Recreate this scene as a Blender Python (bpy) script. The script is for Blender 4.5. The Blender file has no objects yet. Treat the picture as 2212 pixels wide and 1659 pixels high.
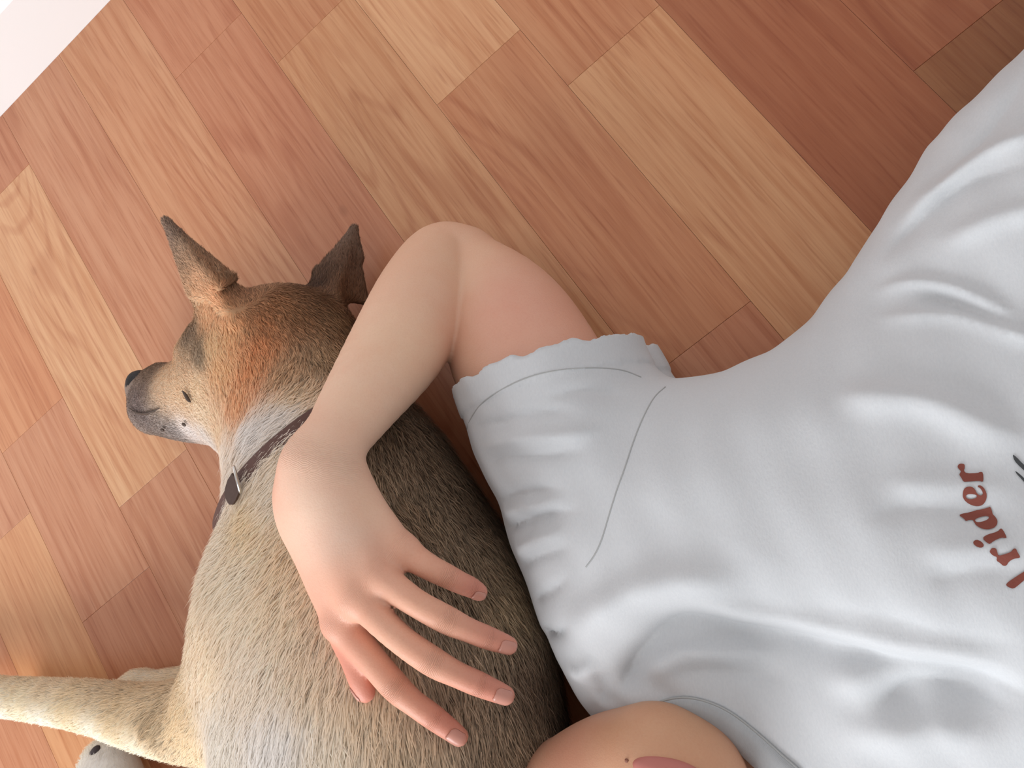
import bpy, bmesh, math, random
import numpy as np
from mathutils import Vector, Matrix
from mathutils.bvhtree import BVHTree

S = bpy.context.scene
COL = S.collection
rng = np.random.default_rng(7)
random.seed(7)

# ------------------------------------------------------------------ camera
# Hand-held phone about 0.66 m above the floor, tilted some 20 degrees.
F, CX, CY, H = 1700.0, 1106.0, 829.5, 0.66
_Z = np.array([-573.0, 182.0, 1700.0]); _Z /= np.linalg.norm(_Z)
_X = np.array([1.0, 0, 0]) - _Z[0] * _Z; _X /= np.linalg.norm(_X)
_Y = np.cross(_Z, _X)
RM = np.stack([_X, _Y, _Z])
cam_d = bpy.data.cameras.new('camera')
cam_d.sensor_width = 36.0
cam_d.sensor_fit = 'HORIZONTAL'
cam_d.lens = F / 2212.0 * 36.0
cam_d.clip_start = 0.01
cam = bpy.data.objects.new('camera', cam_d)
COL.objects.link(cam)
mw = Matrix([list(RM[0]) + [0], list(RM[1]) + [0], list(RM[2]) + [H], [0, 0, 0, 1]])
cam.matrix_world = mw
S.camera = cam

# ------------------------------------------------------------------ world, daylight, exposure
world = bpy.data.worlds.new('world'); S.world = world
world.use_nodes = True
bg = world.node_tree.nodes['Background']
bg.inputs['Color'].default_value = (0.93, 0.97, 1.0, 1)
bg.inputs['Strength'].default_value = 0.66
def area_light(name, loc, target, sx, sy, power, color):
    d = bpy.data.lights.new(name, 'AREA'); d.shape = 'RECTANGLE'
    d.size = sx; d.size_y = sy; d.energy = power; d.color = color
    o = bpy.data.objects.new(name, d); COL.objects.link(o)
    o.location = loc
    o.rotation_euler = (Vector(target) - Vector(loc)).to_track_quat('-Z', 'Y').to_euler()
    return o
area_light('window_daylight', (-0.95, -2.1, 1.0), (-0.1, 0, 0.05), 1.7, 1.2, 70, (0.98, 0.985, 1.0))
S.view_settings.view_transform = 'Standard'
S.view_settings.look = 'None'
S.view_settings.exposure = -0.14
S.view_settings.gamma = 1.0
S.view_settings.use_curve_mapping = False

# ------------------------------------------------------------------ helpers
def P(u, v, z):
    """world point at height z where the photograph shows pixel (u, v)"""
    r = RM @ np.array([u - CX, CY - v, -F])
    return np.array([0, 0, H]) + (z - H) / r[2] * r
def depth(p):
    return -(RM.T @ (np.asarray(p) - [0, 0, H]))[2]
def PR(u, v, z, rpx):
    p = P(u, v, z)
    return p, rpx * depth(p) / F
def lin(c):
    c = np.asarray(c, float) / 255.0
    return np.where(c <= 0.04045, c / 12.92, ((c + 0.055) / 1.055) ** 2.4)

def tag(o, label=None, cat=None, group=None, kind=None):
    if label: o['label'] = label
    if cat: o['category'] = cat
    if group: o['group'] = group
    if kind: o['kind'] = kind
    return o
def mesh_obj(name, V, Fc, mat=None, parent=None, smooth=True, colors=None):
    me = bpy.data.meshes.new(name)
    V = np.asarray(V, np.float32)
    if isinstance(Fc, np.ndarray):
        n, w = Fc.shape
        me.vertices.add(len(V)); me.vertices.foreach_set('co', V.ravel())
        me.loops.add(n * w); me.loops.foreach_set('vertex_index', Fc.astype(np.int32).ravel())
        me.polygons.add(n)
        me.polygons.foreach_set('loop_start', np.arange(0, n * w, w, dtype=np.int32))
        me.update(calc_edges=True)
        me.validate()
    else:
        me.from_pydata([tuple(map(float, v)) for v in V], [], [tuple(f) for f in Fc])
    if colors is not None:
        a = me.color_attributes.new('Col', 'FLOAT_COLOR', 'POINT')
        cc = np.ones((len(me.vertices), 4), np.float32); cc[:, :3] = colors
        a.data.foreach_set('color', cc.ravel())
    if smooth:
        me.polygons.foreach_set('use_smooth', np.ones(len(me.polygons), bool))
    if mat: me.materials.append(mat)
    o = bpy.data.objects.new(name, me); COL.objects.link(o)
    if parent: o.parent = parent
    return o
def tube(name, pts, r, mat, parent=None, n=8, closed=False, flat=None):
    """tube through pts; r scalar or list; flat = (normals, halfwidth, halfthick) for a band"""
    pts = np.asarray(pts, float); m = len(pts)
    r = np.broadcast_to(np.asarray(r, float), (m,))
    if closed: T = np.roll(pts, -1, 0) - np.roll(pts, 1, 0)
    else: T = np.gradient(pts, axis=0)
    T /= np.linalg.norm(T, axis=1)[:, None] + 1e-12
    V = []; up = np.array([0, 0, 1.0])
    for i in range(m):
        if flat is not None: a = flat[0][i]
        else: a = up
        b = np.cross(T[i], a)
        if np.linalg.norm(b) < 1e-4: b = np.cross(T[i], [1, 0, 0])
        b /= np.linalg.norm(b); a = np.cross(b, T[i])
        for j in range(n):
            t = 2 * math.pi * j / n
            c, s = math.cos(t), math.sin(t)
            if flat is not None:
                c = math.copysign(abs(c) ** 0.45, c); s = math.copysign(abs(s) ** 0.6, s)
                V.append(pts[i] + b * c * flat[1] + a * s * flat[2])
            else: V.append(pts[i] + (b * c + a * s) * r[i])
    Fc = []
    for i in range(m if closed else m - 1):
        for j in range(n):
            i2 = (i + 1) % m; j2 = (j + 1) % n
            Fc.append((i * n + j, i * n + j2, i2 * n + j2, i2 * n + j))
    if not closed:
        Fc.append(tuple(range(n))[::-1]); Fc.append(tuple((m - 1) * n + j for j in range(n)))
    return mesh_obj(name, V, Fc, mat, parent)
def spline(pts, n):
    """Catmull-Rom resample"""
    p = np.asarray(pts, float)
    q = np.vstack([2 * p[0] - p[1], p, 2 * p[-1] - p[-2]])
    out = []
    for t in np.linspace(0, len(p) - 1 - 1e-6, n):
        i = int(t); f = t - i
        a, b, c, d = q[i:i + 4]
        out.append(0.5 * ((2 * b) + (c - a) * f + (2 * a - 5 * b + 4 * c - d) * f * f + (3 * b - a - 3 * c + d) * f ** 3))
    return np.array(out)

# ------------------------------------------------------------------ materials
def new_mat(name):
    m = bpy.data.materials.new(name); m.use_nodes = True
    nt = m.node_tree
    return m, nt, nt.nodes['Principled BSDF']
def simple(name, rgb, rough=0.5, metal=0.0, bump=None, spec=0.5):
    m, nt, b = new_mat(name)
    b.inputs['Base Color'].default_value = (*lin(rgb), 1)
    b.inputs['Roughness'].default_value = rough
    b.inputs['Metallic'].default_value = metal
    b.inputs['Specular IOR Level'].default_value = spec
    if bump:
        tc = nt.nodes.new('ShaderNodeTexCoord'); n = nt.nodes.new('ShaderNodeTexNoise')
        n.inputs['Scale'].default_value = bump[0]; n.inputs['Detail'].default_value = 4
        bp = nt.nodes.new('ShaderNodeBump'); bp.inputs['Strength'].default_value = bump[1]; bp.inputs['Distance'].default_value = bump[2]
        nt.links.new(tc.outputs['Object'], n.inputs['Vector']); nt.links.new(n.outputs['Fac'], bp.inputs['Height'])
        nt.links.new(bp.outputs['Normal'], b.inputs['Normal'])
    return m
def mixc(nt, fac, a, b, mode='MIX'):
    n = nt.nodes.new('ShaderNodeMix'); n.data_type = 'RGBA'; n.blend_type = mode
    for sock, v in ((n.inputs[0], fac), (n.inputs[6], a), (n.inputs[7], b)):
        if isinstance(v, bpy.types.NodeSocket): nt.links.new(v, sock)
        elif isinstance(v, (int, float)): sock.default_value = v
        else: sock.default_value = (*v, 1)
    return n.outputs[2]
def math_n(nt, op, a, b=None, c=None):
    n = nt.nodes.new('ShaderNodeMath'); n.operation = op
    for i, v in enumerate((a, b, c)):
        if v is None: continue
        if isinstance(v, bpy.types.NodeSocket): nt.links.new(v, n.inputs[i])
        else: n.inputs[i].default_value = v
    return n.outputs[0]
def ramp(nt, fac, stops):
    n = nt.nodes.new('ShaderNodeValToRGB')
    el = n.color_ramp.elements
    while len(el) < len(stops): el.new(0.5)
    for e, (p, c) in zip(el, stops):
        e.position = p; e.color = (c, c, c, 1) if isinstance(c, (int, float)) else (*c, 1)
    nt.links.new(fac, n.inputs[0])
    return n.outputs[0]

def wood_material():
    m, nt, b = new_mat('laminate_wood')
    tc = nt.nodes.new('ShaderNodeTexCoord'); oi = nt.nodes.new('ShaderNodeObjectInfo')
    off = nt.nodes.new('ShaderNodeVectorMath'); off.operation = 'ADD'
    cx = nt.nodes.new('ShaderNodeCombineXYZ')
    k = math_n(nt, 'MULTIPLY', oi.outputs['Random'], 37.0)
    for i in range(3): nt.links.new(k, cx.inputs[i])
    nt.links.new(tc.outputs['Object'], off.inputs[0]); nt.links.new(cx.outputs[0], off.inputs[1])
    def noise(sc, scale, detail=3, dist=0.0, rough=0.5):
        mp = nt.nodes.new('ShaderNodeMapping'); mp.inputs['Scale'].default_value = sc
        nt.links.new(off.outputs[0], mp.inputs['Vector'])
        n = nt.nodes.new('ShaderNodeTexNoise'); n.inputs['Scale'].default_value = scale
        n.inputs['Detail'].default_value = detail; n.inputs['Distortion'].default_value = dist
        n.inputs['Roughness'].default_value = rough
        nt.links.new(mp.outputs[0], n.inputs['Vector'])
        return n.outputs['Fac']
    broad = noise((0.35, 1, 1), 14, 2, 0.6)          # slow tone waves along the board
    grain = noise((0.035, 1, 1), 150, 4, 0.25, 0.6)  # straight fine grain
    pores = noise((0.05, 1, 1), 420, 2, 0.0)
    # cathedral figure: iso-lines of a stretched noise
    fig = noise((0.16, 1, 1), 9, 1, 0.5)
    fl = math_n(nt, 'SINE', math_n(nt, 'MULTIPLY', fig, 95.0))
    figure = ramp(nt, fl, [(0.35, 0.0), (0.98, 1.0)])
    figmask = ramp(nt, noise((0.5, 1, 1), 6, 1), [(0.42, 0.0), (0.62, 1.0)])
    knots = nt.nodes.new('ShaderNodeTexVoronoi'); knots.inputs['Scale'].default_value = 7
    mpk = nt.nodes.new('ShaderNodeMapping'); mpk.inputs['Scale'].default_value = (0.6, 1, 1)
    nt.links.new(off.outputs[0], mpk.inputs['Vector']); nt.links.new(mpk.outputs[0], knots.inputs['Vector'])
    kn = ramp(nt, knots.outputs['Distance'], [(0.012, 1.0), (0.05, 0.0)])
    base = oi.outputs['Color']
    c = mixc(nt, ramp(nt, broad, [(0.3, 0.0), (0.7, 0.32)]), base, (0.86, 0.62, 0.52), 'MULTIPLY')
    c = mixc(nt, ramp(nt, grain, [(0.40, 0.0), (0.66, 0.62)]), c, (0.74, 0.55, 0.42), 'MULTIPLY')
    c = mixc(nt, ramp(nt, pores, [(0.55, 0.0), (0.72, 0.40)]), c, (0.62, 0.42, 0.32), 'MULTIPLY')
    c = mixc(nt, math_n(nt, 'MULTIPLY', math_n(nt, 'MULTIPLY', figure, figmask), 0.34), c, (0.66, 0.42, 0.32), 'MULTIPLY')
    c = mixc(nt, math_n(nt, 'MULTIPLY', kn, 0.7), c, (0.35, 0.2, 0.13), 'MULTIPLY')
    nt.links.new(c, b.inputs['Base Color'])
    b.inputs['Roughness'].default_value = 0.36
    b.inputs['Specular IOR Level'].default_value = 0.45
    bp = nt.nodes.new('ShaderNodeBump'); bp.inputs['Strength'].default_value = 0.12; bp.inputs['Distance'].default_value = 0.0006
    nt.links.new(grain, bp.inputs['Height']); nt.links.new(bp.outputs['Normal'], b.inputs['Normal'])
    return m

def skin_material():
    m, nt, b = new_mat('skin')
    at = nt.nodes.new('ShaderNodeAttribute'); at.attribute_name = 'Col'
    tc = nt.nodes.new('ShaderNodeTexCoord')
    n1 = nt.nodes.new('ShaderNodeTexNoise'); n1.inputs['Scale'].default_value = 45; n1.inputs['Detail'].default_value = 4
    n2 = nt.nodes.new('ShaderNodeTexNoise'); n2.inputs['Scale'].default_value = 700; n2.inputs['Detail'].default_value = 3
    v = nt.nodes.new('ShaderNodeTexVoronoi'); v.inputs['Scale'].default_value = 900
    for n in (n1, n2, v): nt.links.new(tc.outputs['Object'], n.inputs['Vector'])
    c = mixc(nt, ramp(nt, n1.outputs['Fac'], [(0.35, 0.0), (0.75, 0.35)]), at.outputs['Color'], (0.96, 0.80, 0.76), 'MULTIPLY')
    c = mixc(nt, ramp(nt, n2.outputs['Fac'], [(0.45, 0.0), (0.7, 0.18)]), c, (0.88, 0.74, 0.68), 'MULTIPLY')
    nt.links.new(c, b.inputs['Base Color'])
    b.inputs['Roughness'].default_value = 0.5
    b.inputs['Specular IOR Level'].default_value = 0.4
    b.inputs['Subsurface Weight'].default_value = 0.1
    b.inputs['Subsurface Radius'].default_value = (0.010, 0.0045, 0.0025)
    b.inputs['Subsurface Scale'].default_value = 0.6
    bp = nt.nodes.new('ShaderNodeBump'); bp.inputs['Strength'].default_value = 0.14; bp.inputs['Distance'].default_value = 0.0005
    nt.links.new(v.outputs['Distance'], bp.inputs['Height'])
    aw = nt.nodes.new('ShaderNodeAttribute'); aw.attribute_name = 'Wr'
    sx = nt.nodes.new('ShaderNodeSeparateColor'); nt.links.new(aw.outputs['Color'], sx.inputs[0])
    n3 = nt.nodes.new('ShaderNodeTexNoise'); n3.inputs['Scale'].default_value = 170; nt.links.new(tc.outputs['Object'], n3.inputs['Vector'])
    ph = math_n(nt, 'ADD', math_n(nt, 'MULTIPLY', sx.outputs[1], 30.0), math_n(nt, 'MULTIPLY', n3.outputs['Fac'], 9.0))
    wv = math_n(nt, 'POWER', math_n(nt, 'ABSOLUTE', math_n(nt, 'SINE', ph)), 0.5)
    hh = math_n(nt, 'MULTIPLY', wv, sx.outputs[0])
    b2 = nt.nodes.new('ShaderNodeBump'); b2.inputs['Strength'].default_value = 0.55; b2.inputs['Distance'].default_value = 0.0012
    nt.links.new(hh, b2.inputs['Height']); nt.links.new(bp.outputs['Normal'], b2.inputs['Normal'])
    nt.links.new(b2.outputs['Normal'], b.inputs['Normal'])
    return m
def cloth_material(name, rgb, rib=False):
    m, nt, b = new_mat(name)
    tc = nt.nodes.new('ShaderNodeTexCoord')
    n1 = nt.nodes.new('ShaderNodeTexNoise'); n1.inputs['Scale'].default_value = 900; n1.inputs['Detail'].default_value = 2
    mp = nt.nodes.new('ShaderNodeMapping'); mp.inputs['Rotation'].default_value = (0, 0, 0.9); mp.inputs['Scale'].default_value = (1, 0.45, 1)
    nt.links.new(tc.outputs['Object'], mp.inputs['Vector']); nt.links.new(mp.outputs[0], n1.inputs['Vector'])
    n2 = nt.nodes.new('ShaderNodeTexNoise'); n2.inputs['Scale'].default_value = 160; n2.inputs['Detail'].default_value = 3
    nt.links.new(tc.outputs['Object'], n2.inputs['Vector'])
    c = mixc(nt, ramp(nt, n1.outputs['Fac'], [(0.35, 0.0), (0.7, 0.16)]), tuple(lin(rgb)), (0.72, 0.74, 0.78), 'MULTIPLY')
    nt.links.new(c, b.inputs['Base Color'])
    b.inputs['Roughness'].default_value = 0.9
    b.inputs['Specular IOR Level'].default_value = 0.15
    b.inputs['Sheen Weight'].default_value = 0.25
    h = math_n(nt, 'ADD', n1.outputs['Fac'], math_n(nt, 'MULTIPLY', n2.outputs['Fac'], 0.35))
    bp = nt.nodes.new('ShaderNodeBump'); bp.inputs['Strength'].default_value = 0.2; bp.inputs['Distance'].default_value = 0.0006
    nt.links.new(h, bp.inputs['Height']); nt.links.new(bp.outputs['Normal'], b.inputs['Normal'])
    return m
def attr_material(name, rough=0.75, spec=0.25, mul=1.0, trans=0.0):
    m, nt, b = new_mat(name)
    at = nt.nodes.new('ShaderNodeAttribute'); at.attribute_name = 'Col'
    if mul != 1.0: c = mixc(nt, 1.0, at.outputs['Color'], (mul, mul, mul), 'MULTIPLY')
    else: c = at.outputs['Color']
    nt.links.new(c, b.inputs['Base Color'])
    b.inputs['Roughness'].default_value = rough
    b.inputs['Specular IOR Level'].default_value = spec
    return m

M_wood = wood_material()
M_wall = simple('white_wall_paint', (246, 247, 248), 0.75, bump=(180, 0.1, 0.0006))
M_base = simple('white_gloss_trim', (248, 249, 250), 0.4)
M_ceil = simple('matt_ceiling_paint', (226, 226, 224), 0.9)
M_sub = simple('dark_underlay', (70, 45, 30), 0.9)
M_skin = skin_material()
M_shirt = cloth_material('pale_grey_jersey', (198, 201, 204))
M_rib = cloth_material('pale_grey_rib', (186, 190, 193))
M_thread = simple('grey_thread', (165, 167, 167), 0.9)
M_print = simple('brick_red_print', (122, 62, 50), 0.8, bump=(900, 0.3, 0.0004))
M_dark = simple('charcoal_print', (60, 62, 64), 0.8, bump=(900, 0.3, 0.0004))
M_nail = simple('fingernail', (190, 134, 118), 0.32)
M_lip = simple('lip', (178, 108, 98), 0.45)
M_denim = simple('grey_trousers', (96, 100, 108), 0.9, bump=(500, 0.3, 0.001))
M_hairp = simple('brown_hair', (70, 48, 34), 0.5, bump=(300, 0.5, 0.002))
M_fur = attr_material('dog_fur', 0.6, 0.25)
_nt = M_fur.node_tree
_tr = _nt.nodes.new('ShaderNodeBsdfTranslucent'); _mx = _nt.nodes.new('ShaderNodeMixShader'); _mx.inputs[0].default_value = 0.35
_nt.links.new(_nt.nodes['Attribute'].outputs['Color'], _tr.inputs['Color'])
_nt.links.new(_nt.nodes['Principled BSDF'].outputs[0], _mx.inputs[1]); _nt.links.new(_tr.outputs[0], _mx.inputs[2])
_nt.links.new(_mx.outputs[0], _nt.nodes['Material Output'].inputs['Surface'])
M_dogskin = attr_material('dog_coat', 0.85, 0.1, 0.95)
M_nose = simple('dog_nose', (24, 20, 20), 0.5, bump=(600, 0.5, 0.0006), spec=0.3)
M_lid = simple('dark_eyelid', (70, 55, 45), 0.6)
M_pad = simple('paw_pad', (62, 52, 54), 0.7, bump=(500, 0.4, 0.001))
M_leather = simple('brown_leather', (72, 52, 44), 0.5, bump=(350, 0.35, 0.0008))
M_strap = simple('dark_brown_strap', (84, 56, 48), 0.65, bump=(350, 0.35, 0.0008))
M_metal = simple('silver_metal', (205, 203, 198), 0.22, 1.0)

# ------------------------------------------------------------------ room shell
D1 = np.array([-0.589143, 0.808029, 0.0])     # board direction
D2 = np.array([-0.808029, -0.589143, 0.0])    # across the boards
ANG = math.atan2(D1[1], D1[0])
WALL = 0.848
def fl(a, b, z=0.0):                            # a across, b along
    return D2 * a + D1 * b + np.array([0, 0, z])

floor = mesh_obj('floor', [fl(-1.75, -2.0, -0.012), fl(1.75, -2.0, -0.012), fl(1.75, WALL + 0.02, -0.012), fl(-1.75, WALL + 0.02, -0.012),
                           fl(-1.75, -2.0, -0.03), fl(1.75, -2.0, -0.03), fl(1.75, WALL + 0.02, -0.03), fl(-1.75, WALL + 0.02, -0.03)],
                 [(0, 3, 2, 1), (4, 5, 6, 7), (0, 1, 5, 4), (1, 2, 6, 5), (2, 3, 7, 6), (3, 0, 4, 7)], M_sub, smooth=False)
tag(floor, 'warm beech laminate floor laid in narrow strips', None, kind='structure')
PITCH, A0 = 0.1035, 0.0365
TONES = {'tan': (202, 148, 110), 'light': (216, 168, 126), 'dark': (164, 102, 68), 'umber': (156, 104, 66), 'pink': (196, 142, 108), 'orange': (198, 140, 100), 'red': (192, 133, 99), 'brown': (192, 137, 98), 'gold': (208, 156, 113)}  # dark and umber: real strip colour, deepened with painted-in shade
# joints seen in the photograph: column k (from A0+k*PITCH to +PITCH): list of (joint position along, tone below it)
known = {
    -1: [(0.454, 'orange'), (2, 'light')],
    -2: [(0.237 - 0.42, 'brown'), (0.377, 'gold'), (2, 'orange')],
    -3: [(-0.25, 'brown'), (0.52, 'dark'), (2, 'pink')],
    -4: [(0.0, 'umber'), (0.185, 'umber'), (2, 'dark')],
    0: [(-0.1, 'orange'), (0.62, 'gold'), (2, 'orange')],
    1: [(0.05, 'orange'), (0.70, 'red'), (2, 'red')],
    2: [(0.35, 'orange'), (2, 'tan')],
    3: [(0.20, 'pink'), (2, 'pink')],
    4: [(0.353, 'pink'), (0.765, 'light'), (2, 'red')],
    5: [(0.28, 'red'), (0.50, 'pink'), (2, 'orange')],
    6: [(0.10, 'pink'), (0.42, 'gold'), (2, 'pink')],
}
# one shared unit plank mesh (chamfered top edges), scaled per piece through its own object
def plank_mesh(L, W, T=0.012):
    e = 0.0003; g = 0.00012
    bm = bmesh.new()
    lo = [(g, g), (L - g, g), (L - g, W - g), (g, W - g)]
    hi = [(g + e, g + e), (L - g - e, g + e), (L - g - e, W - g - e), (g + e, W - g - e)]
    vb = [bm.verts.new((x, y, -T)) for x, y in lo]
    vm = [bm.verts.new((x, y, -e * 0.6)) for x, y in lo]
    vt = [bm.verts.new((x, y, 0)) for x, y in hi]
    for A, B in ((vb, vm), (vm, vt)):
        for i in range(4): bm.faces.new((A[i], A[(i + 1) % 4], B[(i + 1) % 4], B[i]))
    bm.faces.new(vt); bm.faces.new(vb[::-1])
    me = bpy.data.meshes.new('plank'); bm.to_mesh(me); bm.free()
    me.materials.append(M_wood)
    return me
tones = list(TONES.values())
for k in range(-17, 17):
    segs = []
    if k in known:
        p = -1.98
        lst = known[k]
        q = lst[0][0] - random.uniform(0.5, 0.75)
        while q > -1.6: q -= random.uniform(0.4, 0.7)
        # random pieces up to the first known joint
        starts = [-1.98]
        if q > -1.9: starts.append(q)
        while starts[-1] + 0.75 < lst[0][0]: starts.append(starts[-1] + random.uniform(0.45, 0.75))
        starts = [s for s in starts if s < lst[0][0] - 0.2 or s == -1.98]
        ends = starts[1:] + [lst[0][0]]
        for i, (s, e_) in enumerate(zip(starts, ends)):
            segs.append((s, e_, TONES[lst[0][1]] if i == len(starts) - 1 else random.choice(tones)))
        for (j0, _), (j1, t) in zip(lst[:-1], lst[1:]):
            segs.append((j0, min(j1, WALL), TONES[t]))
    else:
        s = -1.98
        while s < WALL - 0.001:
            e_ = min(s + random.uniform(0.35, 0.75), WALL)
            if WALL - e_ < 0.15: e_ = WALL
            segs.append((s, e_, random.choice(tones))); s = e_
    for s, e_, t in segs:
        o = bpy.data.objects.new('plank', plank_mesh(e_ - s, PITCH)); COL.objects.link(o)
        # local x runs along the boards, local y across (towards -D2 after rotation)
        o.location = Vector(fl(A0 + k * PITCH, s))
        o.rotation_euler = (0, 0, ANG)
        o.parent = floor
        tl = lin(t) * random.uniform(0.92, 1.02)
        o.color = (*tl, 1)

def oriented_box(name, a0, a1, b0, b1, z0, z1, mat):
    c = [(a0, b0), (a1, b0), (a1, b1), (a0, b1)]
    V = [fl(a, b, z) for z in (z0, z1) for a, b in c]
    return mesh_obj(name, V, [(0, 1, 2, 3)[::-1], (4, 5, 6, 7), (0, 1, 5, 4), (1, 2, 6, 5), (2, 3, 7, 6), (3, 0, 4, 7)], mat, smooth=False)
w = oriented_box('wall_back', -1.75, 1.75, WALL + 0.015, WALL + 0.12, -0.02, 2.3, M_wall)
tag(w, 'plain white painted wall behind the baseboard', None, kind='structure')
w = oriented_box('unseen_wall_right', -1.85, -1.75, -1.6, WALL + 0.12, -0.02, 2.4, M_wall)  # out of view, added to hold back sky light on this side
tag(w, 'plain white painted wall beyond the person, unseen, blocks sky light', None, kind='structure')
w = oriented_box('ceiling', -1.85, 1.75, -1.25, WALL + 0.12, 2.4, 2.46, M_ceil)  # out of view, added so ambient light enters only from the open sides
tag(w, 'flat white painted ceiling over the room, unseen, blocks sky light', None, kind='structure')
# moulded baseboard profile
prof = [(0.0, -0.002), (0.0, 0.078), (0.004, 0.09), (0.010, 0.097), (0.015, 0.098), (0.015, -0.002)]
V = [fl(a, WALL + b, z) for a in (-1.75, 1.75) for b, z in prof]
n = len(prof)
Fb = [(i, (i + 1) % n, n + (i + 1) % n, n + i) for i in range(n)] + [tuple(range(n))[::-1], tuple(range(n, 2 * n))]
bb = mesh_obj('baseboard_back', V, Fb, M_base, smooth=False)
tag(bb, 'white baseboard where the floor meets the wall', None, kind='structure')

# ------------------------------------------------------------------ implicit surfaces
class RC:      # round cone, optionally flattened in z
    def __init__(s, a, b, ra, rb, k=0.01, flat=1.0):
        s.a = np.asarray(a, float); s.b = np.asarray(b, float); s.ra = ra; s.rb = rb; s.k = k; s.f = flat
        s.ba = s.b - s.a; s.l2 = max(float(s.ba @ s.ba), 1e-9)
    def d(s, p):
        pa = p - s.a
        t = np.clip(pa @ s.ba / s.l2, 0, 1)
        q = pa - t[:, None] * s.ba
        if s.f != 1.0: q = q * np.array([1, 1, s.f])
        dd = np.sqrt((q * q).sum(1)) - (s.ra + (s.rb - s.ra) * t)
        return dd / (1 + 0.35 * (s.f - 1))
class EL:      # ellipsoid with axes
    def __init__(s, c, ax, rad, k=0.01):
        s.c = np.asarray(c, float); s.ax = np.asarray(ax, float); s.r = np.asarray(rad, float); s.k = k
    def d(s, p):
        q = (p - s.c) @ s.ax.T
        k0 = np.sqrt(((q / s.r) ** 2).sum(1)); k1 = np.sqrt(((q / s.r ** 2) ** 2).sum(1)) + 1e-9
        return k0 * (k0 - 1) / k1
class TRI:     # thick triangle
    def __init__(s, a, b, c, th, k=0.01):
        s.a, s.b, s.c = (np.asarray(x, float) for x in (a, b, c)); s.th = th; s.k = k
    def d(s, p):
        a, b, c = s.a, s.b, s.c
        n = np.cross(b - a, a - c); n2 = n @ n
        inside = np.ones(len(p), bool); best = np.full(len(p), 1e9)
        for u, v in ((a, b), (b, c), (c, a)):
            e = v - u; pu = p - u
            inside &= (pu @ np.cross(e, n)) >= 0
            t = np.clip(pu @ e / (e @ e), 0, 1)
            q = pu - t[:, None] * e
            best = np.minimum(best, (q * q).sum(1))
        pl = ((p - a) @ n) ** 2 / n2
        return np.sqrt(np.where(inside, pl, best)) - s.th
def smin(a, b, k):
    h = np.clip(0.5 + 0.5 * (b - a) / k, 0, 1)
    return b + (a - b) * h - k * h * (1 - h)
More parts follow.
